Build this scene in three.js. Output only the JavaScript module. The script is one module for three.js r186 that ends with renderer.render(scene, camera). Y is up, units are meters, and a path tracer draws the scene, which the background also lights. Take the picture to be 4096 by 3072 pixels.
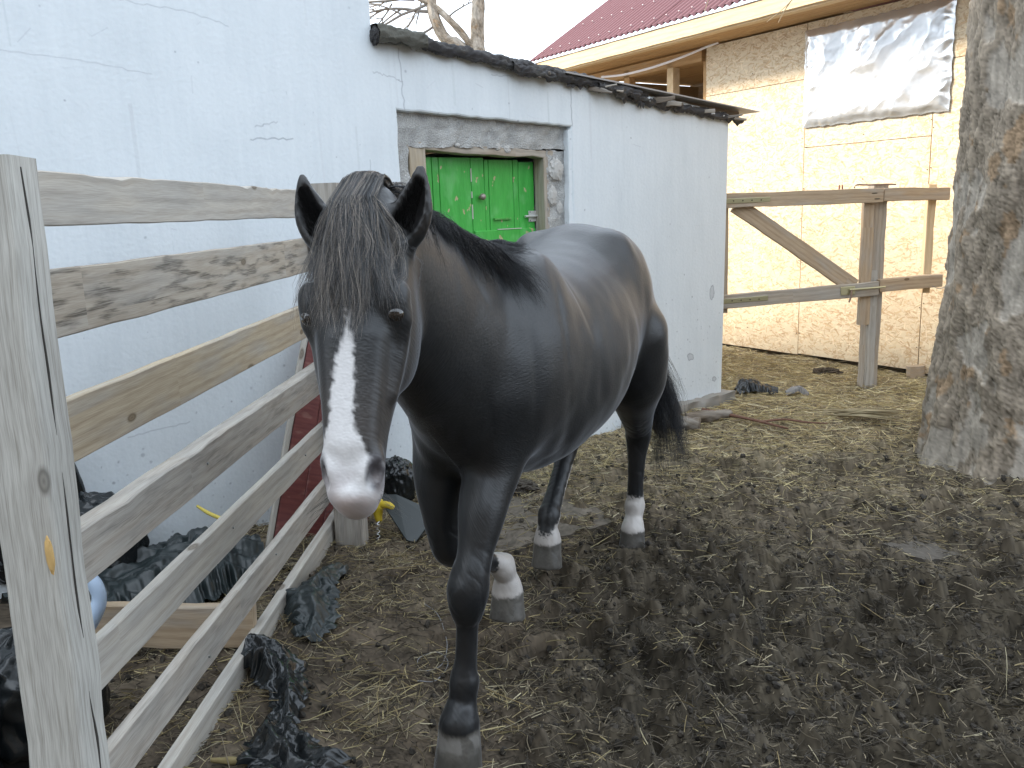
import * as THREE from 'three';
import { mergeGeometries, toCreasedNormals } from 'three/addons/utils/BufferGeometryUtils.js';
import { createNoise2D, createNoise3D } from 'simplex-noise';

// ---------------------------------------------------------------- camera, sky, sun, exposure
const D2R = Math.PI / 180;
const scene = new THREE.Scene();
const camera = new THREE.PerspectiveCamera(48.3, 4 / 3, 0.05, 600);
camera.position.set(0, 1.6, 0);
camera.rotation.order = 'YXZ';
camera.rotation.set(-11.5 * D2R, 0, -2.1 * D2R);
camera.updateMatrixWorld();

const SUN_DIR = new THREE.Vector3(-Math.sin(80 * D2R) * Math.cos(37 * D2R), Math.sin(37 * D2R), -Math.cos(80 * D2R) * Math.cos(37 * D2R)).normalize();
{ // pale milky afternoon sky, a little whiter round the hazy sun
  const w = 128, h = 64, data = new Float32Array(w * h * 4);
  for (let j = 0; j < h; j++) for (let i = 0; i < w; i++) {
    const th = (j + 0.5) / h * Math.PI - Math.PI / 2, ph = ((i + 0.5) / w - 0.5) * 2 * Math.PI;
    const d = new THREE.Vector3(Math.cos(th) * Math.cos(ph), Math.sin(th), Math.cos(th) * Math.sin(ph));
    const g = Math.pow(Math.max(0, d.dot(SUN_DIR)), 3) * 0.45, o = (j * w + i) * 4;
    data[o] = 0.80 + g * 1.05; data[o + 1] = 0.91 + g; data[o + 2] = 1.04 + g * 0.9; data[o + 3] = 1;
  }
  const t = new THREE.DataTexture(data, w, h, THREE.RGBAFormat, THREE.FloatType);
  t.mapping = THREE.EquirectangularReflectionMapping; t.magFilter = t.minFilter = THREE.LinearFilter; t.needsUpdate = true;
  scene.background = t; scene.environment = t;
}
const sun = new THREE.DirectionalLight(0xfff0dc, 3.2);
sun.position.copy(SUN_DIR).multiplyScalar(30).add(new THREE.Vector3(1, 0, -6));
sun.target.position.set(1, 0, -6);
sun.castShadow = true; sun.shadow.radius = 18; sun.shadow.mapSize.set(2048, 2048);
Object.assign(sun.shadow.camera, { left: -14, right: 14, top: 14, bottom: -14, near: 1, far: 70 });
scene.add(sun, sun.target);

const renderer = new THREE.WebGLRenderer({ antialias: true });
renderer.setSize(1024, 768);
renderer.shadowMap.enabled = true;
renderer.toneMapping = THREE.LinearToneMapping;
renderer.toneMappingExposure = 2.8;

// ---------------------------------------------------------------- helpers
function rng(seed) { let a = seed >>> 0; return () => { a = (a + 0x6d2b79f5) | 0; let t = Math.imul(a ^ (a >>> 15), 1 | a); t = (t + Math.imul(t ^ (t >>> 7), 61 | t)) ^ t; return ((t ^ (t >>> 14)) >>> 0) / 4294967296; }; }
const N2 = createNoise2D(rng(11)), N3 = createNoise3D(rng(12));
const fbm2 = (x, y, o = 4) => { let s = 0, a = 0.5; for (let i = 0; i < o; i++) { s += a * N2(x, y); x = x * 2.03 + 7.1; y = y * 2.03 - 3.7; a *= 0.5; } return s; };
const fbm3 = (x, y, z, o = 3) => { let s = 0, a = 0.5; for (let i = 0; i < o; i++) { s += a * N3(x, y, z); x = x * 2.03 + 7.1; y = y * 2.03 - 3.7; z = z * 2.03 + 1.9; a *= 0.5; } return s; };
const lerp = (a, b, t) => a + (b - a) * t, clamp = (x, a = 0, b = 1) => Math.min(b, Math.max(a, x));
const sstep = (a, b, x) => { const t = clamp((x - a) / (b - a)); return t * t * (3 - 2 * t); };
const V = (x, y, z) => new THREE.Vector3(x, y, z);
const used = new Map();
function numbered(name) { const n = used.get(name) ?? 0; used.set(name, n + 1); return n ? name + '_' + String(n).padStart(3, '0') : name; }
function shade(o) { o.castShadow = true; o.receiveShadow = true; return o; }
function thing(name, label, category, pos = [0, 0, 0], turn = 0, group) {
  const o = new THREE.Group(); o.name = numbered(name); o.position.set(...pos); o.rotation.y = turn; scene.add(o);
  o.userData = { label, category }; if (group) o.userData.group = group;
  return o;
}
function part(name, geo, mat, parent, label) {
  const m = shade(new THREE.Mesh(geo, mat)); m.name = name; parent.add(m);
  if (label) m.userData.label = label;
  return m;
}
function single(name, geo, mat, label, category, group) { // a thing that is one mesh
  const m = part(numbered(name), geo, mat, scene); m.userData = { label, category }; if (group) m.userData.group = group; return m;
}
function structure(name, geo, mat, label) { const m = part(numbered(name), geo, mat, scene); m.userData = { kind: 'structure', label }; return m; }
function mat(color, roughness = 0.8, extra = {}) {
  const m = new THREE.MeshPhysicalMaterial({ roughness, ...extra });
  if (Array.isArray(color)) m.color.setRGB(...color); else m.color.set(color);
  m.side = THREE.DoubleSide; return m;
}
const srgb8 = (l) => Math.round(255 * (l <= 0.0031308 ? 12.92 * l : 1.055 * Math.pow(l, 1 / 2.4) - 0.055));
// a colour map and a height map computed together; f(u, v) -> [r, g, b, height] in linear values
function texPair(w, h, f, meters = [1, 1]) {
  const c = new Uint8Array(w * h * 4), b = new Uint8Array(w * h * 4);
  for (let j = 0; j < h; j++) for (let i = 0; i < w; i++) {
    const r = f((i + 0.5) / w * meters[0], (j + 0.5) / h * meters[1]), o = (j * w + i) * 4;
    c[o] = srgb8(clamp(r[0])); c[o + 1] = srgb8(clamp(r[1])); c[o + 2] = srgb8(clamp(r[2])); c[o + 3] = 255;
    b[o] = b[o + 1] = b[o + 2] = Math.round(255 * clamp(r[3])); b[o + 3] = 255;
  }
  const mk = (d, srgb) => { const t = new THREE.DataTexture(d, w, h, THREE.RGBAFormat); t.wrapS = t.wrapT = THREE.RepeatWrapping; t.magFilter = THREE.LinearFilter; t.minFilter = THREE.LinearMipmapLinearFilter; t.generateMipmaps = true; if (srgb) t.colorSpace = THREE.SRGBColorSpace; t.repeat.set(1 / meters[0], 1 / meters[1]); t.needsUpdate = true; return t; };
  return { map: mk(c, true), bumpMap: mk(b, false) };
}
function canvasTex(w, h, draw, srgb = true) {
  const c = document.createElement('canvas'); c.width = w; c.height = h; draw(c.getContext('2d'), w, h);
  const t = new THREE.CanvasTexture(c); t.wrapS = t.wrapT = THREE.RepeatWrapping; if (srgb) t.colorSpace = THREE.SRGBColorSpace; return t;
}
function box(w, h, d, x = 0, y = 0, z = 0) { const g = new THREE.BoxGeometry(w, h, d); g.translate(x, y, z); return g; }

// a sawn timber along +x from 0 to len: chamfered section hgt (y) by thk (z), edges a little uneven; uv in metres
function timber(len, hgt, thk, { seg = 0, wob = 0.003, ch = 0.004, seed = 1, wane = 0 } = {}) {
  seg = seg || Math.max(2, Math.round(len / 0.06));
  const a = hgt / 2, b = thk / 2, R = rng(seed * 977 + 5), ox = R() * 50, uo = R() * 3, vo = R();
  const prof = [[-a + ch, b], [a - ch, b], [a, b - ch], [a, -b + ch], [a - ch, -b], [-a + ch, -b], [-a, -b + ch], [-a, b - ch]];
  const pos = [], uv = [], idx = [];
  const ringPt = (s, k) => {
    const [y, z] = prof[k % 8], x = len * s, n = wob * fbm2(x * 2.2 + ox, (y > 0 ? 3 : 9) + seed, 3) * 2, m = wob * 0.7 * fbm2(x * 2.5 + ox, (z > 0 ? 13 : 19) + seed, 2) * 2;
    const wn = (y > 0 && wane) ? -wane * Math.max(0, fbm2(x * 3 + ox, 31 + seed, 3) - 0.02) * (z > 0 ? 1.6 : 0.5) : 0;
    return [x, y + n + wn, z + m];
  };
  for (let k = 0; k < 8; k++) {
    const base = pos.length / 3, v0 = k === 0 || k === 4 ? prof[k][0] : 0;
    let per = 0; for (let q = 0; q < k; q++) per += Math.hypot(prof[(q + 1) % 8][0] - prof[q][0], prof[(q + 1) % 8][1] - prof[q][1]);
    const wd = Math.hypot(prof[(k + 1) % 8][0] - prof[k][0], prof[(k + 1) % 8][1] - prof[k][1]);
    for (let i = 0; i <= seg; i++) for (let e = 0; e < 2; e++) { const p = ringPt(i / seg, k + e); pos.push(...p); uv.push(p[0] + uo, per + e * wd + vo); }
    for (let i = 0; i < seg; i++) { const q = base + i * 2; idx.push(q, q + 2, q + 1, q + 1, q + 2, q + 3); }
  }
  for (const s of [0, 1]) {
    const base = pos.length / 3;
    for (let k = 0; k < 8; k++) { const p = ringPt(s, k); pos.push(...p); uv.push(p[1] * 0.3 + uo, p[2] + vo); }
    for (let k = 1; k < 7; k++) s ? idx.push(base, base + k + 1, base + k) : idx.push(base, base + k, base + k + 1);
  }
  const g = new THREE.BufferGeometry();
  g.setAttribute('position', new THREE.Float32BufferAttribute(pos, 3)); g.setAttribute('uv', new THREE.Float32BufferAttribute(uv, 2)); g.setIndex(idx); g.computeVertexNormals();
  return g;
}
// place a timber so that its axis runs from A to B, with its hgt direction as near to `up` as can be
function span(geo, A, B, up = V(0, 1, 0)) {
  const x = B.clone().sub(A).normalize(), z = x.clone().cross(up).normalize(), y = z.clone().cross(x);
  geo.applyMatrix4(new THREE.Matrix4().makeBasis(x, y, z).setPosition(A)); return geo;
}
// a tube through points with a radius at each, uneven if asked
function rope(pts, rad, sides = 8, { rough = 0, seed = 0, steps = 6, caps = true } = {}) {
  const c = new THREE.CatmullRomCurve3(pts), n = (pts.length - 1) * steps, fr = c.computeFrenetFrames(n), pos = [], uv = [], idx = [];
  for (let i = 0; i <= n; i++) {
    const u = i / n, p = c.getPoint(u), k = u * (rad.length - 1), r = Array.isArray(rad) ? lerp(rad[Math.floor(k)], rad[Math.min(rad.length - 1, Math.floor(k) + 1)], k - Math.floor(k)) : rad;
    for (let j = 0; j <= sides; j++) {
      const a = j / sides * 2 * Math.PI, rr = r * (1 + rough * fbm3(p.x * 9 + Math.cos(a), p.y * 9 + seed, p.z * 9 + Math.sin(a)));
      const q = p.clone().addScaledVector(fr.normals[i], Math.cos(a) * rr).addScaledVector(fr.binormals[i], Math.sin(a) * rr);
      pos.push(q.x, q.y, q.z); uv.push(u * c.getLength(), j / sides * r * 6.28);
    }
  }
  for (let i = 0; i < n; i++) for (let j = 0; j < sides; j++) { const a = i * (sides + 1) + j, b = a + sides + 1; idx.push(a, a + 1, b, b, a + 1, b + 1); }
  if (caps) for (const i of [0, n]) { const b = pos.length / 3, p = c.getPoint(i / n); pos.push(p.x, p.y, p.z); uv.push(0, 0); for (let j = 0; j < sides; j++) { const a = i * (sides + 1) + j; i ? idx.push(b, a, a + 1) : idx.push(b, a + 1, a); } }
  const g = new THREE.BufferGeometry();
  g.setAttribute('position', new THREE.Float32BufferAttribute(pos, 3)); g.setAttribute('uv', new THREE.Float32BufferAttribute(uv, 2)); g.setIndex(idx); g.computeVertexNormals(); return g;
}
function deform(geo, f) { const p = geo.attributes.position, v = new THREE.Vector3(); for (let i = 0; i < p.count; i++) { v.fromBufferAttribute(p, i); f(v, i); p.setXYZ(i, v.x, v.y, v.z); } geo.computeVertexNormals(); return geo; }
function vcolor(geo, f) { const p = geo.attributes.position, c = new Float32Array(p.count * 3), v = new THREE.Vector3(); for (let i = 0; i < p.count; i++) { v.fromBufferAttribute(p, i); const r = f(v, i); c[i * 3] = r[0]; c[i * 3 + 1] = r[1]; c[i * 3 + 2] = r[2]; } geo.setAttribute('color', new THREE.BufferAttribute(c, 3)); return geo; }

// ---------------------------------------------------------------- wood
function woodTex(seed, pale, dark, { freq = 26, knots = [], grey = 0.3, fibre = 0.5, mould = 0 } = {}) {
  const W = 1.6, H = 0.2, R = rng(seed), o = R() * 100, gr = [0.335, 0.32, 0.295];
  return texPair(1024, 192, (u, v) => {
    let vv = v, k = 0;
    for (const [ku, kv, kr] of knots) { const dx = (u - ku) * 0.45, dy = v - kv, d = Math.hypot(dx, dy); vv += Math.sign(dy || 1) * kr * 0.9 * Math.exp(-d * d / (kr * kr * 2.2)); if (d < kr * 1.1) k = Math.max(k, 1 - d / (kr * 1.1)); }
    const warp = fbm2(u * 0.55 + o, vv * 3 + o, 2) * 0.022;
    const ring = 0.5 + 0.5 * Math.sin((vv + warp) * freq * 6.28 + 2 * N2(u * 0.7 + o, 4)), fib = fbm2(u * 7 + o, v * 260, 3), st = fbm2(u * 2.2 + o, v * 30 + 9, 4), gp = clamp(grey + 0.9 * fbm2(u * 1.7 + o, v * 9 + 3, 3));
    let m = clamp(0.26 * Math.pow(ring, 2.2) + fibre * 0.85 * (fib + 0.2) + 0.28 * st + 0.1);
    const mo = mould * sstep(0.02, 0.5, fbm2(u * 3.1 + o + 40, v * 22 + 5, 5) + 0.06) * (0.55 + 0.9 * (fib + 0.3));
    const c = [0, 1, 2].map((i) => { let x = lerp(pale[i], dark[i], m); x = lerp(x, gr[i] * (1.15 - 0.5 * m), gp * 0.75); x *= 1 - 0.62 * clamp(mo); if (k > 0) x = lerp(x, dark[i] * (0.75 + 0.12 * Math.sin(k * 11)), clamp(k * 2.4)); return x; });
    return [...c, clamp(0.62 - 0.35 * m + 0.3 * fib)];
  }, [W, H]);
}
const woodMat = (t, bump = 0.0015, rough = 0.85) => { const m = mat(0xffffff, rough, { map: t.map, bumpMap: t.bumpMap, bumpScale: bump }); m.specularIntensity = 0.5; return m; };
const WOOD = {
  grey1: woodMat(woodTex(1, [0.46, 0.425, 0.37], [0.25, 0.215, 0.175], { knots: [[0.5, 0.1, 0.016]], grey: 0.55 })),
  grey2: woodMat(woodTex(2, [0.42, 0.37, 0.305], [0.22, 0.18, 0.135], { knots: [[1.1, 0.06, 0.014], [0.3, 0.15, 0.012]], grey: 0.25, mould: 0.9 })),
  tan: woodMat(woodTex(3, [0.45, 0.375, 0.27], [0.25, 0.19, 0.125], { knots: [[0.62, 0.09, 0.02], [1.3, 0.13, 0.013]], grey: 0.15, freq: 34 })),
  grey3: woodMat(woodTex(4, [0.42, 0.38, 0.33], [0.24, 0.205, 0.17], { grey: 0.5, mould: 0.35 })),
  post: woodMat(woodTex(5, [0.50, 0.49, 0.455], [0.29, 0.275, 0.245], { knots: [[0.9, 0.08, 0.016]], grey: 0.1, freq: 60, fibre: 0.9 }), 0.003),
  gate: woodMat(woodTex(6, [0.46, 0.355, 0.245], [0.24, 0.165, 0.10], { knots: [[0.4, 0.1, 0.013]], grey: 0.12 })),
  gatepost: woodMat(woodTex(7, [0.42, 0.355, 0.28], [0.22, 0.175, 0.13], { grey: 0.4 })),
  fresh: woodMat(woodTex(8, [0.66, 0.52, 0.34], [0.48, 0.34, 0.19], { grey: -0.3, freq: 20 })),
  soffit: woodMat(woodTex(9, [0.50, 0.33, 0.17], [0.30, 0.17, 0.075], { grey: -0.3, freq: 20 })),
  old: woodMat(woodTex(10, [0.20, 0.16, 0.12], [0.07, 0.055, 0.045], { grey: 0.2, fibre: 0.9 }), 0.004),
};

// ---------------------------------------------------------------- the whitewashed stable: one long plastered wall, tall barn on the left, low lean-to on the right
const WALL = { pos: [1.731, 0, -6.867], turn: 39 * D2R };   // local x runs along the wall (0 at the right corner), z points out of it
const stable = thing('stable_building', 'whitewashed stable with a low lean-to and a green door', 'building', WALL.pos, WALL.turn);
const plaster = (() => {
  const P = 256, W = 2048, H = 1024; // u from -8 to 0, v from 0 to 4
  const R = rng(77), X = (u) => (u + 8) * P, Y = (v) => H - v * P;
  const map = canvasTex(W, H, (g) => {
    const im = g.createImageData(W, H);
    for (let j = 0; j < H; j++) for (let i = 0; i < W; i++) {
      const u = i / P, v = (H - j) / P, n = fbm2(u * 1.3, v * 1.1, 4), s = fbm2(u * 16, v * 1.1 + 3, 3), f = fbm2(u * 30, v * 30, 3);
      const d = clamp(0.035 * n + 0.022 * s + 0.018 * f, -0.12, 0.1), o = (j * W + i) * 4;
      const w = clamp(fbm2(u * 2.1 + 9, v * 0.8, 3) * 0.9) * 0.05; // greyer, thinner coats
      im.data[o] = srgb8(clamp(0.66 + d - w)); im.data[o + 1] = srgb8(clamp(0.705 + d * 0.95 - w)); im.data[o + 2] = srgb8(clamp(0.735 + d * 0.9 - w)); im.data[o + 3] = 255;
    }
    g.putImageData(im, 0, 0);
    const ink = (a) => `rgba(78,82,92,${a * 0.8})`;
    const crack = (pts, w, a) => { g.strokeStyle = ink(a); g.lineWidth = w; g.beginPath(); pts.forEach(([u, v], i) => { if (!i) { g.moveTo(X(u), Y(v)); return; } const [pu, pv] = pts[i - 1]; for (let k = 1; k <= 12; k++) g.lineTo(X(lerp(pu, u, k / 12)) + (R() - 0.5) * 3, Y(lerp(pv, v, k / 12)) + (R() - 0.5) * 3); }); g.stroke(); };
    crack([[-4.4, 2.58], [-4.1, 2.56], [-3.9, 2.52]], 0.8, 0.35); crack([[-4.95, 2.33], [-4.6, 2.31], [-4.3, 2.27]], 0.8, 0.3);
    crack([[-3.85, 1.99], [-3.62, 2.0]], 1.2, 0.5); crack([[-3.82, 2.05], [-3.7, 2.08]], 1, 0.4); crack([[-2.93, 2.17], [-2.95, 2.5]], 1.6, 0.35); crack([[-2.93, 2.32], [-3.0, 2.34], [-3.12, 2.36]], 1, 0.4);
    crack([[-1.64, 2.12], [-1.65, 2.42]], 1.6, 0.45); crack([[-3.2, 1.6], [-3.17, 1.9]], 1, 0.35); crack([[-2.3, 2.4], [-2.12, 2.4]], 1, 0.4); crack([[-4.6, 0.6], [-4.3, 0.62]], 1, 0.35);
    for (let i = 0; i < 560; i++) { const u = -8 + R() * 8, v = Math.pow(R(), 1.25) * 3, r = 0.3 + Math.pow(R(), 4) * 1.5; g.fillStyle = ink(0.1 + R() * 0.4); g.beginPath(); g.ellipse(X(u), Y(v), r * (0.6 + R()), r * (0.6 + R()), R() * 3, 0, 7); g.fill(); }
    for (let i = 0; i < 900; i++) { const u = -8 + R() * 8, v = Math.pow(R(), 2.2) * 0.9; g.fillStyle = ink(0.15 + R() * 0.3); g.beginPath(); g.ellipse(X(u), Y(v), 0.5 + R() * 1.6, 0.5 + R() * 1.4, R() * 3, 0, 7); g.fill(); }
    for (let i = 0; i < 90; i++) { const u = -8 + R() * 8, v = R() * 3; g.strokeStyle = ink(0.08 + R() * 0.22); g.lineWidth = 0.7; g.beginPath(); g.moveTo(X(u), Y(v)); const a = R() * 6.3, l = 3 + R() * 20; g.lineTo(X(u) + Math.cos(a) * l, Y(v) + Math.sin(a) * l); g.stroke(); }
    for (const [u, v, w, h] of [[-0.16, 0.9, 7, 18], [-0.95, 0.28, 9, 16], [-0.42, 0.42, 12, 9], [-0.12, 0.2, 7, 6]]) { g.strokeStyle = ink(0.5); g.fillStyle = 'rgba(120,120,122,0.22)'; g.lineWidth = 1.4; g.beginPath(); for (let k = 0; k <= 16; k++) { const a = k / 16 * 6.283, q = 0.8 + 0.3 * N2(k * 0.6, u * 9); g[k ? 'lineTo' : 'moveTo'](X(u) + Math.cos(a) * w * q, Y(v) + Math.sin(a) * h * q); } g.fill(); g.stroke(); }
    for (let i = 0; i < 60; i++) { const u = -8 + R() * 8, l = 20 + R() * 120, y = R() * 500; g.strokeStyle = `rgba(120,124,126,${0.03 + R() * 0.08})`; g.lineWidth = 1 + R() * 4; g.beginPath(); g.moveTo(X(u), y); g.lineTo(X(u) + R() * 4, y + l); g.stroke(); }
  });
  map.repeat.set(1 / 8, 1 / 4);
  const bump = texPair(512, 512, (u, v) => [0, 0, 0, 0.5 + 0.3 * fbm2(u * 7, v * 5, 4) + 0.2 * fbm2(u * 40, v * 40, 2)], [1, 1]).bumpMap;
  bump.repeat.set(0.7, 0.7);
  return mat(0xffffff, 0.9, { map, bumpMap: bump, bumpScale: 0.003, specularIntensity: 0.3 });
})();
const wallTop = [[0.03, 2.262], [-0.45, 2.318], [-0.9, 2.356], [-1.45, 2.402], [-1.86, 2.440], [-2.26, 2.474], [-2.34, 2.502], [-2.83, 2.529], [-3.11, 2.522]];
{
  const s = new THREE.Shape();
  s.moveTo(-13, -0.25); s.lineTo(-0.03, -0.25); s.lineTo(0, 0.9); s.lineTo(0.03, 2.262);
  const R = rng(5);
  for (let i = 1; i < wallTop.length; i++) { const [a, b] = wallTop[i - 1], [c, d] = wallTop[i]; for (let k = 1; k <= 9; k++) s.lineTo(lerp(a, c, k / 9), lerp(b, d, k / 9) + (k < 9 ? (R() - 0.5) * 0.016 : 0)); }
  s.lineTo(-3.115, 6.0); s.lineTo(-13, 6.0); s.closePath();
  const h = new THREE.Path(); // the doorway, cut unevenly
  h.moveTo(-2.985, 0.0); const edge = (a, b, c, d, n) => { for (let k = 1; k <= n; k++) h.lineTo(lerp(a, c, k / n) + (k < n ? (R() - 0.5) * 0.008 : 0), lerp(b, d, k / n) + (k < n ? (R() - 0.5) * 0.008 : 0)); };
  edge(-2.985, 0, -2.98, 2.168, 24); edge(-2.98, 2.168, -1.652, 2.118, 26); edge(-1.652, 2.118, -1.63, 0.0, 24); h.closePath(); s.holes.push(h);
  const g = new THREE.ExtrudeGeometry(s, { depth: 0.3, bevelEnabled: true, bevelSize: 0.012, bevelThickness: 0.012, bevelSegments: 2, bevelOffset: -0.012 }); g.translate(0, 0, -0.312);
  part('plastered_wall', g, plaster, stable, 'pale whitewashed plaster wall with cracks and specks');
  // end and back walls, so that the building is closed
  part('end_wall', box(0.28, 2.4, 4.4, -0.15, 1.02, -2.56), plaster, stable);
  part('back_wall', box(3.0, 2.5, 0.25, -1.6, 1.1, -4.6), plaster, stable);
  part('barn_end_wall', box(0.28, 6.2, 5.6, -3.26, 2.9, -3.14), plaster, stable);
  part('barn_roof', box(10.4, 0.12, 6.6, -8.1, 6.1, -2.9), mat([0.08, 0.07, 0.07], 0.9), stable);
}
// footing: rough concrete where the plaster stops short of the ground at the corner
{
  const g = deform(new THREE.BoxGeometry(1.25, 0.16, 0.16, 40, 4, 4), (v) => { const n = fbm3(v.x * 5, v.y * 9, v.z * 9); v.z += n * 0.05; v.y += n * 0.03; v.x += fbm3(v.y * 7, v.x * 7, 4) * 0.02; });
  g.translate(-0.58, 0.0, 0.0); part('footing', g, mat([0.25, 0.235, 0.21], 0.95), stable);
}
// lean-to roof: tarred felt rolled over the edge on the left, thin sheet on the right
const felt = (() => { const t = texPair(512, 256, (u, v) => { const n = fbm2(u * 5, v * 5, 4), f = fbm2(u * 90, v * 90, 2), m = sstep(0.15, 0.5, fbm2(u * 3 + 8, v * 8, 4)); return [0.036 + 0.03 * n + 0.015 * f + 0.035 * m, 0.034 + 0.028 * n + 0.015 * f + 0.033 * m, 0.035 + 0.026 * n + 0.015 * f + 0.025 * m, 0.5 + 0.4 * f + 0.2 * n]; }, [1, 0.5]); return mat(0xffffff, 0.75, { map: t.map, bumpMap: t.bumpMap, bumpScale: 0.003 }); })();
{
  const roof = new THREE.Group(); roof.name = 'roof'; stable.add(roof);
  // deck that carries the covering
  const slab = (x0, y0, x1, y1, z0, z1, th) => { const g = new THREE.BufferGeometry(); const p = []; for (const z of [z0, z1]) for (const [x, y] of [[x0, y0], [x1, y1]]) p.push(x, y, z, x, y - th, z); g.setAttribute('position', new THREE.Float32BufferAttribute(p, 3)); g.setIndex([0, 2, 4, 2, 6, 4, 1, 5, 3, 3, 5, 7, 0, 1, 2, 1, 3, 2, 4, 6, 5, 5, 6, 7, 0, 4, 1, 1, 4, 5, 2, 3, 6, 3, 7, 6]); const n = g.toNonIndexed(); n.computeVertexNormals(); n.setAttribute('uv', new THREE.Float32BufferAttribute(new Float32Array(n.attributes.position.count * 2), 2)); return n; };
  part('roof_deck', slab(-3.11, 2.545, 0.22, 2.29, -4.8, -0.05, 0.05), WOOD.old, roof);
  // felt roll
  const feltRoll = (x0, y0, x1, y1, r, drop, seed, z = 0.0) => {
    const nu = Math.round((x1 - x0) * 90), nv = 26, pos = [], uv = [], idx = [];
    for (let i = 0; i <= nu; i++) for (let j = 0; j <= nv; j++) {
      const s = i / nu, x = lerp(x0, x1, s), yc = lerp(y0, y1, s) + 0.012 * fbm2(x * 3, seed, 3), q = j / nv;
      let py, pz;
      if (q < 0.3) { py = r; pz = lerp(-0.5, 0, q / 0.3); } else if (q < 0.75) { const a = (q - 0.3) / 0.45 * Math.PI * 0.62; py = Math.cos(a) * r; pz = Math.sin(a) * r; } else { const a = Math.PI * 0.62, k = (q - 0.75) / 0.25; py = Math.cos(a) * r - k * drop * (0.6 + 0.9 * fbm2(x * 7 + seed, 5, 4)); pz = Math.sin(a) * r - k * 0.012; }
      const n = 0.010 * fbm3(x * 11, py * 25, seed, 3) + 0.006 * fbm3(x * 30, py * 40, seed + 4, 2);
      pos.push(x, yc + py + n - r * 0.3, z + pz + n * 1.3 + 0.01); uv.push(x, q * 0.5);
    }
    for (let i = 0; i < nu; i++) for (let j = 0; j < nv; j++) { const a = i * (nv + 1) + j, b = a + nv + 1; idx.push(a, a + 1, b, b, a + 1, b + 1); }
    const g = new THREE.BufferGeometry(); g.setAttribute('position', new THREE.Float32BufferAttribute(pos, 3)); g.setAttribute('uv', new THREE.Float32BufferAttribute(uv, 2)); g.setIndex(idx); g.computeVertexNormals(); return g;
  };
  part('felt_edge', feltRoll(-2.88, 2.545, -1.02, 2.37, 0.045, 0.030, 3), felt, roof, 'dark tarred felt rolled over the roof edge');
  part('felt_edge', feltRoll(-3.112, 2.560, -2.80, 2.552, 0.055, 0.035, 9, 0.02), mat([0.085, 0.082, 0.068], 0.9, { bumpMap: felt.bumpMap, bumpScale: 0.004 }), roof, 'mossy stump of felt at the top of the roof edge');
  part('felt_edge', feltRoll(-2.18, 2.455, -1.84, 2.42, 0.035, 0.03, 21, 0.03), felt, roof);
  part('felt_edge', feltRoll(-1.45, 2.388, -1.05, 2.352, 0.035, 0.05, 31, 0.025), felt, roof);
  part('felt_edge', feltRoll(-1.2, 2.345, 0.16, 2.222, 0.03, 0.035, 41, 0.0), felt, roof);
  { const g = deform(new THREE.IcosahedronGeometry(0.05, 8), (v) => v.multiplyScalar(1 + 0.35 * fbm3(v.x * 25, v.y * 25, v.z * 25, 3))); g.scale(0.5, 0.95, 1); g.translate(-3.105, 2.545, 0.025); part('felt_stump', g, felt, roof); }
  // torn flaps and splinters of roof board along the edge
  const flap = (x, y, w, h, seed, m = felt) => { const g = deform(new THREE.PlaneGeometry(w, h, 12, 8), (v) => { v.y += 0.02 * fbm2(v.x * 30 + seed, 3, 3) * (v.y < 0 ? 2 : 0.3); v.x *= v.y < 0 ? 0.75 + 0.4 * N2(seed, v.y * 9) : 1; v.z += 0.015 * fbm3(v.x * 20, v.y * 20, seed); }); g.translate(x, y, 0.03); part('felt_flap', g, m, roof); };
  flap(-1.0, 2.315, 0.14, 0.10, 3); flap(-1.62, 2.385, 0.2, 0.05, 5); flap(-0.35, 2.27, 0.2, 0.05, 7); flap(-0.15, 2.245, 0.2, 0.05, 8); flap(-2.62, 2.5, 0.12, 0.03, 8);
  const R = rng(8);
  for (const [x, y, l, a] of [[-1.42, 2.372, 0.16, -0.3], [-1.36, 2.362, 0.14, 0.25], [-1.28, 2.362, 0.12, -0.1], [-0.80, 2.315, 0.17, 0.12], [-0.70, 2.30, 0.14, -0.1], [-0.64, 2.29, 0.10, 0.1], [-1.98, 2.425, 0.09, -0.5], [-1.95, 2.41, 0.07, 0.9], [-1.9, 2.42, 0.08, 0.3], [-0.28, 2.262, 0.1, 0.05], [0.02, 2.235, 0.14, 0.1], [0.1, 2.228, 0.12, -0.1]]) {
    const g = timber(l, 0.018 + R() * 0.016, 0.02, { seg: 6, wob: 0.01, seed: Math.floor(R() * 99) }); g.rotateY(-0.5 - R() * 0.5); g.rotateZ(a); g.translate(x - l / 2, y, 0.015); part('splinter', g, R() > 0.5 ? WOOD.old : WOOD.gatepost, roof);
  }
  for (const [x, y, s] of [[-1.33, 2.355, 0.018], [-0.93, 2.322, 0.02], [-0.22, 2.255, 0.016], [-0.08, 2.245, 0.014], [-1.55, 2.39, 0.014]]) { const g = deform(new THREE.IcosahedronGeometry(s, 2), (v) => v.multiplyScalar(1 + 0.5 * fbm3(v.x * 60, v.y * 60, v.z * 60 + x))); g.scale(1.8, 0.8, 0.7); g.translate(x, y, 0.03); part('plaster_crumb', g, plaster, roof); }
  // roofing sheet, curling up slightly at its tip
  const sh = new THREE.PlaneGeometry(2.0, 3.4, 60, 6); sh.rotateX(-Math.PI / 2); deform(sh, (v) => { v.y += 0.006 * fbm2(v.x * 4, v.z * 2, 3); });
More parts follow.
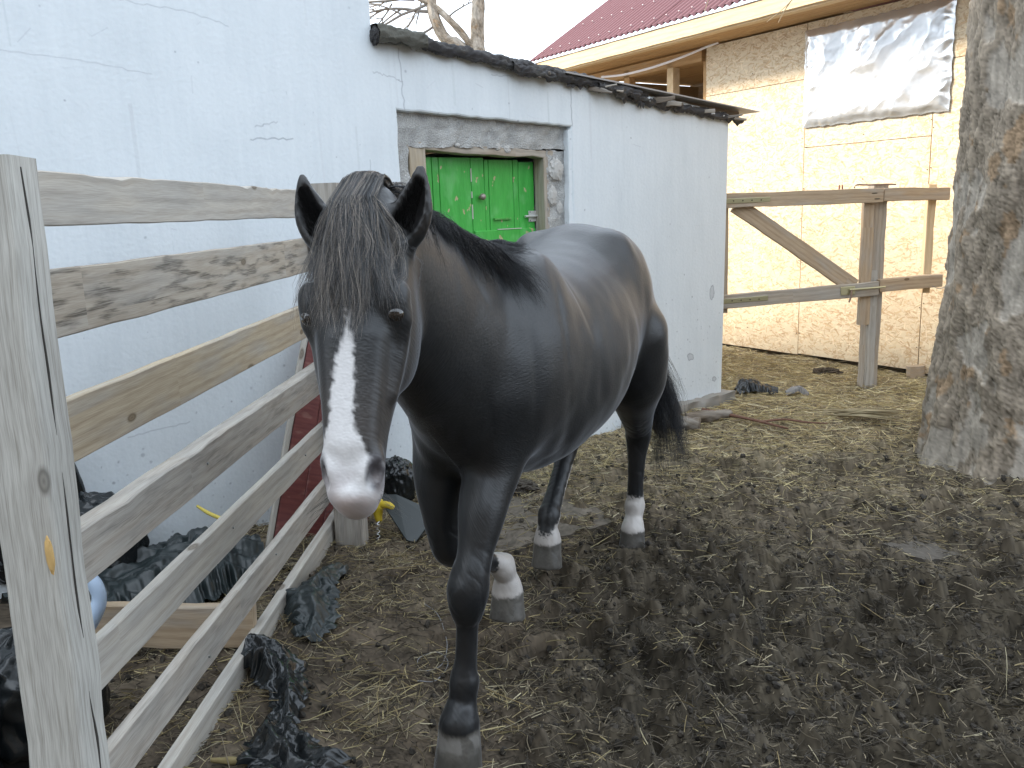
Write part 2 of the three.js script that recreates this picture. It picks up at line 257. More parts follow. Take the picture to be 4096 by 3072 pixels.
  const sheet = new THREE.ExtrudeGeometry(new THREE.Shape([[-1.75, 2.448], [-1.2, 2.408], [-0.47, 2.35], [0.1, 2.306], [0.325, 2.287], [0.325, 2.281], [0.1, 2.299], [-0.47, 2.342], [-1.2, 2.398], [-1.75, 2.438]].map(([x, y]) => new THREE.Vector2(x, y))), { depth: 4.7, bevelEnabled: false, steps: 20 });
  sheet.translate(0, 0, -4.63); part('roof_sheet', sheet, mat([0.34, 0.33, 0.33], 0.5, { metalness: 0.2 }), roof, 'thin grey sheet projecting over the corner');
}
// doorway: rough grey render round the door, timber frame, green door
const stucco = (() => { const R = rng(3); const cells = []; const t = texPair(512, 512, (u, v) => { const n = fbm2(u * 6, v * 6, 4), f = fbm2(u * 70, v * 70, 2), sp = N2(u * 95, v * 95) > 0.72 ? 1 : 0, sp2 = N2(u * 48 + 40, v * 48) > 0.8 ? 1 : 0, w = Math.max(sp * 0.75, sp2) * (0.5 + n), k = 0.36 + 0.12 * n + 0.09 * f; return [k + 0.3 * w, k + 0.3 * w, k * 0.97 + 0.32 * w, 0.45 + 0.35 * f + 0.25 * n + 0.3 * w]; }, [0.6, 0.6]); return mat(0xffffff, 0.85, { map: t.map, bumpMap: t.bumpMap, bumpScale: 0.008 }); })();
{
  const door = (name, w, h, d, x, y, z, m, seed, amp, label) => { const g = deform(new THREE.BoxGeometry(w, h, d, Math.ceil(w / 0.025), Math.ceil(h / 0.025), 3), (v) => { const q = v.clone(); v.z += amp * fbm3(q.x * 14, q.y * 14, seed, 3); v.x += amp * 0.8 * fbm3(q.x * 12, q.y * 12, seed + 5, 3); v.y += amp * 0.9 * fbm3(q.x * 9, q.y * 9, seed + 9, 3); }); uvFlat(g); g.translate(x, y, z); return part(name, g, m, stable, label); };
  door('lintel', 1.42, 0.20, 0.16, -2.31, 2.075, -0.125, stucco, 1, 0.02, 'speckled grey render band above the door');
  door('door_surround', 0.12, 2.05, 0.16, -2.955, 0.95, -0.125, stucco, 2, 0.014);
  door('door_surround', 0.165, 2.0, 0.15, -1.748, 0.97, -0.125, stucco, 3, 0.016);
  part('corner_strip', (() => { const g = timber(2.1, 0.04, 0.05, { wob: 0.006, seed: 6 }); span(g, V(-1.645, 0, -0.03), V(-1.66, 2.1, -0.03), V(1, 0, 0)); return g; })(), plaster, stable);
  const stoneM = mat([0.44, 0.43, 0.41], 0.9), R = rng(12); // stones bedded in the render
  for (const [x, y, s, e] of [[-1.755, 1.845, 0.075, 1.1], [-1.79, 1.68, 0.045, 1.6], [-1.775, 1.40, 0.05, 1.5], [-2.235, 1.985, 0.028, 1], [-2.155, 1.972, 0.03, 1], [-2.54, 1.99, 0.022, 0.7], [-1.725, 1.60, 0.03, 1.6]]) {
    const g = deform(new THREE.IcosahedronGeometry(s, 4), (v) => { const n = v.clone().normalize(); v.multiplyScalar(1 + 0.35 * fbm3(n.x * 2 + x, n.y * 2 + y, n.z * 2) + 0.08 * fbm3(n.x * 7, n.y * 7, n.z * 7 + x)); }); g.scale(0.9, e * 0.9, 0.4); g.translate(x, y, -0.05); part('stone', g, stoneM, stable);
  }
  for (let i = 0; i < 7; i++) { const s = 0.035 + R() * 0.035, g = deform(new THREE.IcosahedronGeometry(s, 3), (v) => { const n = v.clone().normalize(); v.multiplyScalar(1 + 0.5 * fbm3(n.x * 2 + i, n.y * 2, n.z * 2)); }); g.scale(0.7, 1.5, 0.3); g.translate(-1.735 + (R() - 0.5) * 0.07, 0.2 + i * 0.17, -0.055); part('stone', g, stucco, stable); }
  const frame = new THREE.Group(); frame.name = 'door_frame'; stable.add(frame);
  part('frame_head', span(timber(1.14, 0.05, 0.1, { seed: 3, wob: 0.006 }), V(-2.9, 1.985, -0.10), V(-1.80, 1.945, -0.10)), WOOD.gatepost, frame);
  part('jamb', span(timber(2.0, 0.115, 0.1, { seed: 4 }), V(-2.835, -0.03, -0.10), V(-2.828, 1.955, -0.10), V(1, 0, 0)), WOOD.tan, frame);
  part('jamb', span(timber(1.96, 0.04, 0.1, { seed: 5 }), V(-1.822, -0.03, -0.10), V(-1.835, 1.93, -0.10), V(1, 0, 0)), WOOD.gatepost, frame);
  // the green door: boards, stiles, a rail, a knob and a latch
  const green = (seed) => { const t = texPair(512, 512, (u, v) => {
    const n = fbm2(u * 14 + seed, v * 2.5, 4), f = fbm2(u * 60, v * 14 + seed, 3), wear = sstep(0.50, 0.56, fbm2(u * 10 + seed * 3, v * 6, 5) + 0.06 * f + 0.20 * sstep(1.50, 1.42, v)), chalk = sstep(0.1, 0.6, fbm2(u * 5 + 30, v * 3 + seed, 4)) * 0.05;
    const c = [0.045 + 0.02 * n + chalk, 0.37 + 0.07 * n + 0.03 * f + chalk, 0.05 + 0.02 * n + chalk], b = [0.42 + 0.1 * f, 0.36 + 0.1 * f, 0.2 + 0.08 * f];
    return [lerp(c[0], b[0], wear), lerp(c[1], b[1], wear), lerp(c[2], b[2], wear), 0.6 + 0.2 * f - 0.35 * wear]; }, [1.0, 2.0]); return mat(0xffffff, 0.5, { map: t.map, bumpMap: t.bumpMap, bumpScale: 0.002 }); };
  const gm = [green(1), green(2)], leaf = new THREE.Group(); leaf.name = 'green_door'; leaf.userData.label = 'chipped bright green plank door'; stable.add(leaf);
  const bw = [-2.772, -2.665, -2.615, -2.375, -2.27, -2.235, -2.035, -1.99, -1.856];
  for (let i = 0; i < bw.length - 1; i++) { const x0 = bw[i] + 0.0015, x1 = bw[i + 1] - 0.0015, top = 1.925 - (i > 3 ? 0.012 : 0) - (i > 6 ? 0.012 : 0), g = timber(top - 0.17, x1 - x0, 0.03, { wob: 0.0012, ch: 0.003, seed: i + 60 }); span(g, V((x0 + x1) / 2, 0.17, -0.165 + (i % 3 === 1 ? -0.004 : i === 4 ? 0.003 : 0)), V((x0 + x1) / 2, top, -0.165), V(1, 0, 0)); uvFlat(g); part('plank', g, gm[i % 2], leaf); }
  part('door_rail', (() => { const g = timber(0.50, 0.10, 0.03, { wob: 0.001, seed: 71 }); span(g, V(-2.37, 1.425, -0.148), V(-1.87, 1.425, -0.148)); uvFlat(g); return g; })(), gm[1], leaf);
  part('moulding', box(0.14, 0.012, 0.02, -2.14, 1.545, -0.145), gm[0], leaf);
  const paleStrip = mat([0.52, 0.52, 0.46], 0.8);
  part('white_bead', box(0.2, 0.005, 0.012, -2.09, 1.479, -0.137), paleStrip, leaf);
  for (const [y0, y1] of [[1.55, 1.64], [1.68, 1.72], [1.78, 1.86]]) part('white_bead', box(0.006, y1 - y0, 0.008, -2.375, (y0 + y1) / 2, -0.149), paleStrip, leaf);
  const knob = part('knob', new THREE.SphereGeometry(0.021, 16, 12).translate(-2.312, 1.685, -0.118), mat([0.30, 0.26, 0.23], 0.4, { metalness: 0.5 }), leaf);
  part('knob_stem', new THREE.CylinderGeometry(0.008, 0.01, 0.04, 10).rotateX(Math.PI / 2).translate(-2.312, 1.685, -0.138), mat([0.2, 0.15, 0.12], 0.6), leaf);
  const steel = mat([0.62, 0.62, 0.6], 0.35, { metalness: 0.4 }), latch = new THREE.Group(); latch.name = 'latch'; leaf.add(latch);
  part('latch_plate', box(0.062, 0.07, 0.004, -1.885, 1.553, -0.146), steel, latch);
  part('latch_bolt', new THREE.CylinderGeometry(0.008, 0.008, 0.13, 10).rotateZ(Math.PI / 2).translate(-1.89, 1.553, -0.134), steel, latch);
  for (const y of [1.525, 1.581]) part('screw', new THREE.SphereGeometry(0.004, 8, 6).translate(-1.905, y, -0.142), mat([0.1, 0.1, 0.1], 0.5), latch);
  part('threshold_board', span(timber(1.0, 0.2, 0.05, { seed: 8, wob: 0.004 }), V(-2.78, 0.055, -0.09), V(-1.84, 0.055, -0.09)), WOOD.gate, stable, 'bare brown board across the foot of the door');
}
function uvFlat(g) { const p = g.attributes.position, n = g.attributes.normal, uv = new Float32Array(p.count * 2); for (let i = 0; i < p.count; i++) { const ax = Math.abs(n.getX(i)), ay = Math.abs(n.getY(i)), az = Math.abs(n.getZ(i)); uv[2 * i] = ax > az && ax > ay ? p.getZ(i) : p.getX(i); uv[2 * i + 1] = ay > az && ay > ax ? p.getZ(i) : p.getY(i); } g.setAttribute('uv', new THREE.BufferAttribute(uv, 2)); return g; }

// ---------------------------------------------------------------- the board-clad house on the right
const house = thing('board_clad_house', 'house clad in bare strand board under a red corrugated roof', 'building', [3.12, 0, -8.48], -57 * D2R);
const osbMats = [0, 1, 2].map((s) => { const R = rng(40 + s); const S = 768, M = 1.6; const map = canvasTex(S, S, (g) => {
  g.fillStyle = 'rgb(212,197,170)'; g.fillRect(0, 0, S, S);
  for (let i = 0; i < 5200; i++) { const x = R() * S, y = R() * S, l = (0.02 + R() * 0.07) / M * S, w = (0.004 + R() * 0.013) / M * S, a = R() < 0.55 ? (R() - 0.5) * 1.2 : R() * 3.14, t = R(); const c = t < 0.15 ? [182, 154, 120] : t < 0.5 ? [226, 211, 184] : t < 0.8 ? [212, 193, 162] : [198, 172, 136]; const k = 0.94 + R() * 0.1;
    for (const ox of [-S, 0, S]) for (const oy of [-S, 0, S]) { if (x + ox < -40 || x + ox > S + 40 || y + oy < -40 || y + oy > S + 40) continue; g.save(); g.translate(x + ox, y + oy); g.rotate(a); g.fillStyle = `rgba(${c.map((q) => Math.min(255, Math.round(q * k)))},0.75)`; g.beginPath(); g.moveTo(-l / 2, -w * 0.4); g.lineTo(l * 0.45, -w * 0.55); g.lineTo(l / 2, w * 0.4); g.lineTo(-l * 0.46, w * 0.5); g.fill(); if (R() < 0.35) { g.strokeStyle = 'rgba(120,84,50,0.45)'; g.lineWidth = 0.8; g.stroke(); } g.restore(); } }
}); map.repeat.set(1 / M, 1 / M); return mat(0xffffff, 0.62, { map, bumpMap: map, bumpScale: 0.0015 }); });
{
  const rects = [[-1.6, -0.283, 0.03, 2.735], [-1.6, -0.283, 2.741, 3.25], [-0.279, 1.035, 0.04, 2.09], [-0.279, 1.035, 2.096, 2.735], [-0.279, 1.035, 2.741, 3.25], [1.04, 2.3, 0.02, 2.70], [1.04, 2.3, 2.706, 3.25], [2.305, 3.55, 0.02, 2.7], [2.305, 3.55, 2.706, 3.25]];
  rects.forEach(([x0, x1, y0, y1], i) => { const g = new THREE.BoxGeometry(x1 - x0 - 0.004, y1 - y0, 0.015, 10, 10, 1); g.translate((x0 + x1) / 2, (y0 + y1) / 2, 0); deform(g, (v) => { v.z += 0.004 * fbm2(v.x * 1.1 + i * 5, v.y * 1.1, 2); }); const R = rng(i + 2), ou = R(), ov = R(); uvFlat(g); const uv = g.attributes.uv; for (let k = 0; k < uv.count; k++) uv.setXY(k, uv.getX(k) + ou, uv.getY(k) + ov); part('strand_board', g, osbMats[i % 3], house); });
  part('wall_core', box(5.1, 3.2, 0.14, 0.97, 1.66, -0.085), mat([0.05, 0.04, 0.03], 0.95), house);
  const R = rng(21); // nail heads
  const nail = new THREE.SphereGeometry(0.005, 6, 5), nm = mat([0.08, 0.05, 0.04], 0.7);
  for (const x of [-0.30, -0.26, 1.02, 1.06, 0.38, -0.95]) for (let y = 0.25; y < 3; y += 0.33 + R() * 0.1) part('nail', nail, nm, house).position.set(x + (R() - 0.5) * 0.02, y, 0.011);
  // open bay on the left: posts, header, brown boarded inside
  for (const x of [-1.64, -2.15, -2.9, -3.85]) part('bay_post', box(0.1, 3.2, 0.1, x, 1.6, -0.03 - (x === -1.64 ? 0.06 : 0)), x === -2.15 ? WOOD.fresh : WOOD.soffit, house);
  part('header', uvFlat(box(2.4, 0.13, 0.12, -2.86, 3.18, -0.04)), WOOD.soffit, house);
  for (let i = 0; i < 14; i++) part('inner_board', uvFlat(box(0.29, 3.3, 0.03, -4.0 + i * 0.3, 1.65, -2.3 - (i % 2) * 0.004)), i % 3 ? WOOD.soffit : WOOD.gate, house);
  for (let i = 0; i < 9; i++) part('inner_ceiling_board', uvFlat(box(4.2, 0.03, 0.245, -2.1, 3.31 + (i % 2) * 0.003, -0.2 - i * 0.25)), WOOD.soffit, house);
  part('far_wall', box(0.15, 3.3, 6, -4.05, 1.6, -3.2), mat([0.3, 0.22, 0.13], 0.9), house);
  part('back_wall', box(7.6, 3.3, 0.15, -0.3, 1.6, -6.2), mat([0.3, 0.22, 0.13], 0.9), house);
  part('right_wall', box(0.15, 3.3, 6, 3.5, 1.6, -3.2), mat([0.3, 0.22, 0.13], 0.9), house);
  // eaves: soffit boards, fascia, corrugated roof
  for (let i = 0; i < 5; i++) part('soffit_board', (() => { const g = timber(7.9, 0.098, 0.02, { seed: 80 + i, wob: 0.002 }); span(g, V(-4.15, 3.275 - 0.0 * i, 0.04 + i * 0.1), V(3.75, 3.285, 0.04 + i * 0.1), V(0, 0, 1)); return g; })(), i === 4 ? WOOD.fresh : WOOD.soffit, house);
  part('fascia_board', (() => { const g = timber(7.9, 0.145, 0.028, { seed: 90, wob: 0.002 }); span(g, V(-4.15, 3.352, 0.50), V(3.75, 3.365, 0.50)); return g; })(), WOOD.fresh, house, 'pale new fascia board under the roof edge');
  part('roof_batten', (() => { const g = timber(7.9, 0.03, 0.05, { seed: 91, wob: 0.002 }); span(g, V(-4.15, 3.432, 0.47), V(3.75, 3.44, 0.47)); return g; })(), WOOD.gate, house);
  const roof = new THREE.Group(); roof.name = 'roof'; house.add(roof);
  const pitch = 33 * D2R, len = 4.3, lam = 0.095, red = mat([0.125, 0.038, 0.042], 0.5);
  for (let k = 0; k < 7; k++) { // sheets lap over one another
    const x0 = -4.2 + k * 1.14, wdt = 1.18, nx = Math.round(wdt / lam * 10), nz = 6, pos = [], idx = [];
    for (let i = 0; i <= nx; i++) for (let j = 0; j <= nz; j++) { const x = x0 + wdt * i / nx, s = len * j / nz, h = 0.017 * Math.sin((x) / lam * 6.2832) + (k % 2) * 0.003 + 0.002 * fbm2(x * 3, s * 2, 2); pos.push(x, 3.468 + s * Math.sin(pitch) + h * Math.cos(pitch), 0.545 - s * Math.cos(pitch) + h * Math.sin(pitch)); }
    for (let i = 0; i < nx; i++) for (let j = 0; j < nz; j++) { const a = i * (nz + 1) + j, b = a + nz + 1; idx.push(a, b, a + 1, b, b + 1, a + 1); }
    const g = new THREE.BufferGeometry(); g.setAttribute('position', new THREE.Float32BufferAttribute(pos, 3)); g.setIndex(idx); g.computeVertexNormals(); part('roof_sheet', g, red, roof);
  }
  const bolt = new THREE.SphereGeometry(0.008, 8, 6), bm = mat([0.55, 0.5, 0.5], 0.4, { metalness: 0.5 });
  for (let k = 0; k < 26; k++) for (const s of [0.16, 0.78, 1.5, 2.3]) { const x = (Math.round((-4.1 + k * 0.19) / lam) + 0.25) * lam; part('roof_screw', bolt, bm, roof).position.set(x, 3.468 + s * Math.sin(pitch) + 0.025, 0.545 - s * Math.cos(pitch) + 0.014); }
  part('rear_roof', (() => { const g = box(8.0, 0.04, 4.3, 0, 0, -2.15); g.rotateX(-pitch); g.translate(-0.2, 3.44 + len * Math.sin(pitch), 0.545 - len * Math.cos(pitch)); return g; })(), red, roof);
  // crinkled foil film tacked over the boards under the eaves
  const fg = new THREE.PlaneGeometry(1.48, 0.90, 170, 110); const FR = rng(7), creases = Array.from({ length: 30 }, () => { const a = 0.55 + (FR() - 0.5) * 1.3; return [FR() - 0.5, FR() - 0.5, Math.cos(a), Math.sin(a), 0.004 + FR() * 0.012, 0.14 + FR() * 0.34]; });
  deform(fg, (v) => { let z = 0.026 + 0.018 * fbm2(v.x * 1.6 + 3, v.y * 1.6, 2); for (const [cx, cy, dx, dy, h, l] of creases) { const px = v.x - cx * 1.48, py = v.y - cy * 0.9, al = px * dx + py * dy, pe = -px * dy + py * dx + 0.04 * N2(al * 4, cx * 9); if (Math.abs(al) < l) z += h * Math.exp(-Math.abs(pe) * 13) * (1 - (al / l) ** 2); } z += 0.003 * fbm2(v.x * 7, v.y * 7 + 3, 2); const e = Math.min(0.74 - Math.abs(v.x), 0.45 - Math.abs(v.y)); z += 0.003 * Math.sin(v.y * 60 + 6 * N2(v.x * 3, v.y * 4)) * sstep(0.22, 0, 0.74 - Math.abs(v.x)); v.z = Math.max(0.011, z * sstep(-0.02, 0.08, e) + 0.011); const ed = sstep(0.1, 0, e); v.x += ed * 0.008 * N2(v.y * 9, 5) * Math.sign(v.x); v.y += ed * 0.008 * N2(v.x * 8, 9); });
  fg.translate(0.45, 2.73, 0.008); part('foil_sheet', fg, mat([0.80, 0.82, 0.84], 0.25, { metalness: 0.72 }), house, 'crinkled shiny silver film tacked under the eaves');
  for (const [x, h] of [[1.03, 0.1], [2.3, 0.1]]) part('support_log', (() => { const g = new THREE.CylinderGeometry(0.075, 0.085, 0.22, 18, 4); deform(g, (v) => { v.x *= 1 + 0.1 * fbm3(v.x * 9, v.y * 9, v.z * 9 + x); }); g.rotateZ(0.1); g.translate(x + 0.02, -0.02, 0.05); return g; })(), WOOD.gate, house);
}
single('eaves_cable', (() => { const h = (x, y, z) => house.localToWorld(V(x, y, z)); house.updateMatrixWorld(true); return rope([h(-3.2, 3.16, 0.16), h(-2.75, 3.12, 0.2), h(-2.2, 3.13, 0.2), h(-1.75, 3.18, 0.16), h(-1.48, 3.235, 0.10), h(-1.36, 3.25, 0.08)], [0.014, 0.014, 0.014, 0.013, 0.012, 0.010], 8); })(), mat([0.72, 0.70, 0.72], 0.6), 'pale cable looped under the eaves in front of the open bay', 'cable');

// ---------------------------------------------------------------- ground
// hoof pits in the trodden muck
const pits = (() => { const R = rng(404), a = []; for (let i = 0; i < 620; i++) { const x = -0.8 + R() * 4.2, z = -1.4 - R() * 4.0; const w = sstep(-0.5, 0.7, x + (z + 3) * 0.12 + 0.3 * N2(x, z)); if (R() > w + 0.06) continue; a.push([x, z, 0.05 + R() * 0.07, 0.04 + R() * 0.065, R() * 6.3]); } return a; })();
const pitGrid = new Map();
for (const p of pits) for (let i = -1; i <= 1; i++) for (let j = -1; j <= 1; j++) { const k = (Math.floor(p[0] / 0.3) + i) + ',' + (Math.floor(p[1] / 0.3) + j); if (!pitGrid.has(k)) pitGrid.set(k, []); pitGrid.get(k).push(p); }
const muckiness = (x, z) => clamp(sstep(-0.35, 0.55, x + 0.10 * (z + 3) + 0.35 * fbm2(x * 1.3, z * 1.3, 2)) * (0.25 + 0.75 * sstep(-4.7, -3.1, z + 0.6 * fbm2(x * 0.8 + 5, z * 0.8, 2))) * sstep(-6.4, -5.0, z));
function groundH(x, z) {
  const m = muckiness(x, z);
  let h = 0.03 * fbm2(x * 0.7 + 3, z * 0.7, 2) + 0.020 * fbm2(x * 3, z * 3, 3);
  const wx = x + 0.03 * N2(x * 6, z * 6 + 8), wz = z + 0.03 * N2(x * 6 + 30, z * 6); h += (0.010 + 0.10 * m) * fbm2(wx * 4.6 + 20, wz * 4.6, 2) + (0.006 + 0.034 * m) * fbm2(wx * 11, wz * 11 + 4, 2) + (0.003 + 0.006 * m) * fbm2(wx * 48, wz * 48, 2) + (0.002 + 0.004 * m) * N2(wx * 125, wz * 125);
  const near = pitGrid.get(Math.floor(x / 0.3) + ',' + Math.floor(z / 0.3));
  if (near) for (const [px, pz, r, d, a] of near) { const q = Math.hypot((x - px) * Math.cos(a) + (z - pz) * Math.sin(a), ((z - pz) * Math.cos(a) - (x - px) * Math.sin(a)) * 1.4) / r; if (q < 1.9) h += -d * Math.exp(-q * q * 1.6) + d * 0.35 * Math.exp(-((q - 1.25) ** 2) * 7); }
  // heap of litter along the fence foot
  h += 0.035 * Math.exp(-(((x + 0.98) / 0.16) ** 2)) * sstep(-1.5, -2.0, z) * sstep(-4.4, -3.8, z);
  return h - 0.012;
}
function groundColor(x, z) {
  const m = muckiness(x, z), n = fbm2(x * 5, z * 5, 4), f = fbm2(x * 60, z * 60, 2), g = N2(x * 170, z * 170);
  const straw = clamp(sstep(-3.6, -6.6, z + 0.8 * fbm2(x * 0.9, z * 0.9, 2)) * 0.9 + 0.25 * sstep(0.1, 0.5, fbm2(x * 2.2 + 9, z * 2.2, 3)) * (1 - 0.7 * m));
  const dirt = [0.088, 0.069, 0.050], muck = [0.060, 0.050, 0.036], litter = [0.27, 0.222, 0.145];
  const k = (1 + 0.6 * n + 0.55 * f + 0.35 * g) * (1 + 0.55 * fbm2(x * 1.6 + 60, z * 1.6, 3));
  return [0, 1, 2].map((i) => Math.max(0.008, lerp(lerp(dirt[i], muck[i], m), litter[i], straw * 0.75) * k));
}
{
  const xs = [-220, -110, -50, -25, -14, -9, -6, -4.5, -3.6, -3.0]; for (let x = -2.6; x < -1.3; x += 0.03) xs.push(x); for (let x = -1.3; x < 2.9; x += 0.0085) xs.push(x); for (let x = 2.9; x < 4.6; x += 0.02) xs.push(x); xs.push(5, 5.6, 6.5, 8, 11, 16, 30, 60, 120, 220);
  const zs = [220, 110, 50, 20, 8, 3, 1, 0, -0.6, -1.0, -1.3]; for (let z = -1.5; z > -10.4;) { zs.push(z); z -= 0.0075 * Math.pow(Math.max(1, -z / 2.2), 1.45); } zs.push(-10.8, -11.5, -12.5, -14, -17, -22, -32, -60, -120, -220);
  const nx = xs.length, nz = zs.length, pos = new Float32Array(nx * nz * 3), col = new Float32Array(nx * nz * 3), idx = new Uint32Array((nx - 1) * (nz - 1) * 6);
  let o = 0; for (let j = 0; j < nz; j++) for (let i = 0; i < nx; i++, o += 3) { const x = xs[i], z = zs[j], c = groundColor(x, z); pos[o] = x; pos[o + 1] = groundH(x, z); pos[o + 2] = z; col[o] = c[0]; col[o + 1] = c[1]; col[o + 2] = c[2]; }
  let q = 0; for (let j = 0; j < nz - 1; j++) for (let i = 0; i < nx - 1; i++) { const a = j * nx + i, b = a + nx; idx[q++] = a; idx[q++] = a + 1; idx[q++] = b; idx[q++] = b; idx[q++] = a + 1; idx[q++] = b + 1; }
  const g = new THREE.BufferGeometry(); g.setAttribute('position', new THREE.BufferAttribute(pos, 3)); g.setAttribute('color', new THREE.BufferAttribute(col, 3)); g.setIndex(new THREE.BufferAttribute(idx, 1)); g.computeVertexNormals();
  structure('ground', g, mat(0xffffff, 0.92, { vertexColors: true, specularIntensity: 0.4 }), 'trodden muddy yard floor');
}
// loose litter: straw, dark fibres and crumbs, too many to count
function scatter(name, geo, m, count, place, label, category) {
  const im = new THREE.InstancedMesh(geo, m, count); im.name = name; shade(im); im.userData = { label, category, kind: 'stuff' };
  const M = new THREE.Matrix4(), q = new THREE.Quaternion(), s = new THREE.Vector3(), c = new THREE.Color(), e = new THREE.Euler();
  for (let i = 0; i < count; i++) { const p = place(i); e.set(p.rx, p.ry, p.rz, 'YZX'); q.setFromEuler(e); s.set(p.sx, p.sy, p.sz); M.compose(V(p.x, p.y, p.z), q, s); im.setMatrixAt(i, M); c.setRGB(...p.c); im.setColorAt(i, c); }
  scene.add(im); return im;
}
function stalk(bend, kink) { // unit stalk along x, hollow-looking flat reed
  const pos = [], idx = [], n = 5; for (let i = 0; i <= n; i++) { const t = i / n - 0.5, y = bend * (0.25 - t * t) + (kink && t > 0.1 ? (t - 0.1) * kink : 0), w = 0.5 * (1 - 0.5 * Math.abs(t)); for (const [a, b] of [[0, w], [w * 0.8, 0], [0, -w]]) pos.push(t, y + a * 0.02, b * 0.02); }
  for (let i = 0; i < n; i++) for (let k = 0; k < 3; k++) { const a = i * 3 + k, b = i * 3 + (k + 1) % 3; idx.push(a, a + 3, b, b, a + 3, b + 3); }
  const g = new THREE.BufferGeometry(); g.setAttribute('position', new THREE.Float32BufferAttribute(pos, 3)); g.setIndex(idx); g.computeVertexNormals(); return g;
}
const openGround = (x, z) => { const u = (x - 1.731) * 0.777 - (z + 6.867) * 0.629, n = (x - 1.731) * 0.629 + (z + 6.867) * 0.777; if (u < 0.02 && n < 0.02) return false; const h = (x - 3.12) * -0.8387 + (z + 8.48) * 0.5446; return h > 0.03; };
const pick = (R, far = 1) => { for (;;) { const d = 1.9 + Math.pow(R(), 0.75) * 7.3, a = (R() - 0.5) * 1.15, x = Math.sin(a) * d * 1.05 + 0.2, z = -Math.cos(a) * d; if (openGround(x, z)) return [x, z]; } };
{
  const R = rng(900), m = mat(0xffffff, 0.6, { specularIntensity: 0.6 });
  const tones = [[0.56, 0.45, 0.24], [0.66, 0.58, 0.38], [0.44, 0.34, 0.17], [0.36, 0.29, 0.19], [0.60, 0.50, 0.26], [0.27, 0.22, 0.15]];
  const place = (wild) => () => { for (;;) { const [x, z] = pick(R); const mk = muckiness(x, z), far = sstep(-3.3, -5.8, z), clump = fbm2(x * 2.1 + 4, z * 2.1, 3); if (R() > clamp(0.14 + 0.85 * far + 0.9 * clump * (1 - 0.4 * mk) + 0.30 * (1 - mk))) continue;
    const l = (wild ? 0.06 + Math.pow(R(), 2) * 0.20 : 0.02 + R() * 0.07), t = tones[Math.floor(R() * tones.length)], k = (0.65 + R() * 0.45) * (0.75 + 0.3 * far - 0.12 * mk), thick = 0.08 + R() * 0.10; return { x, y: groundH(x, z) + 0.004 + R() * 0.012, z, rx: R() * 6.3, ry: R() * 6.3, rz: (R() - 0.5) * (0.35 + (R() < 0.06 ? 1.2 : 0)), sx: l, sy: l * 0.5 + 0.05, sz: thick * 1.3, c: t.map((q) => q * k) }; } };
  scatter('straw', stalk(0.3, 0), m, 34000, place(false), 'short pale straw strewn over the yard', 'straw');
  scatter('straw', stalk(0.5, 0.35), m, 8000, place(true), 'long yellow straw stalks lying on the yard', 'straw').name = 'long_straw';
  // damp dark fibres that make the muck shaggy
  const R2 = rng(901);
  scatter('muck_fibre', stalk(0.9, 0.3), mat(0xffffff, 0.85), 46000, () => { for (;;) { const d = 1.85 + Math.pow(R2(), 0.9) * 4.6, a = (R2() - 0.5) * 1.15, x = Math.sin(a) * d * 1.05 + 0.25, z = -Math.cos(a) * d; if (!openGround(x, z)) continue; const mk = muckiness(x, z); if (R2() > 0.22 + 0.78 * mk) continue; const l = 0.02 + Math.pow(R2(), 2) * 0.08, v = 0.45 + R2() * 1.1; return { x, y: groundH(x, z) + R2() * 0.006, z, rx: R2() * 6.3, ry: R2() * 6.3, rz: (R2() - 0.5) * 0.9, sx: l, sy: l, sz: 0.10 + R2() * 0.16, c: R2() < 0.22 ? [0.20 * v, 0.165 * v, 0.11 * v] : [0.064 * v, 0.052 * v, 0.037 * v] }; } }, 'dark trodden fibres matted into the muck', 'muck');
  const R3 = rng(902), cr = deform(new THREE.IcosahedronGeometry(1, 1), (v) => v.multiplyScalar(1 + 0.4 * N3(v.x * 1.5, v.y * 1.5, v.z * 1.5)));
  scatter('muck_crumb', cr, mat(0xffffff, 0.9), 7000, () => { for (;;) { const d = 1.85 + Math.pow(R3(), 0.85) * 4.6, a = (R3() - 0.5) * 1.15, x = Math.sin(a) * d * 1.05 + 0.25, z = -Math.cos(a) * d; if (!openGround(x, z)) continue; const mk = muckiness(x, z); if (R3() > 0.2 + 0.8 * mk) continue; const s = 0.002 + Math.pow(R3(), 3) * 0.010, v = 0.6 + R3() * 0.8; return { x, y: groundH(x, z) + s * 0.3, z, rx: R3() * 6, ry: R3() * 6, rz: R3() * 6, sx: s * (1 + R3()), sy: s, sz: s * (1 + R3() * 0.6), c: [0.034 * v, 0.028 * v, 0.021 * v] }; } }, 'crumbs of trodden muck', 'muck');
  // golden bedding near the gate
  const R4 = rng(903);
  scatter('bedding_straw', stalk(0.35, 0.1), m, 14000, () => { for (;;) { const x = 0.9 + R4() * 3.6, z = -5.2 - R4() * 5.2; if (!openGround(x, z)) continue; if (R4() > 0.25 + 0.75 * sstep(-5.2, -7.0, z)) continue; const l = 0.05 + R4() * 0.16, t = tones[Math.floor(R4() * 5)], k = 0.85 + R4() * 0.4; return { x, y: groundH(x, z) + R4() * 0.03, z, rx: R4() * 6, ry: R4() * 6.3, rz: (R4() - 0.5) * 0.5, sx: l, sy: l * 0.6, sz: 0.15 + R4() * 0.12, c: t.map((q) => q * k) }; } }, 'golden straw bedding strewn before the board wall', 'straw');
}

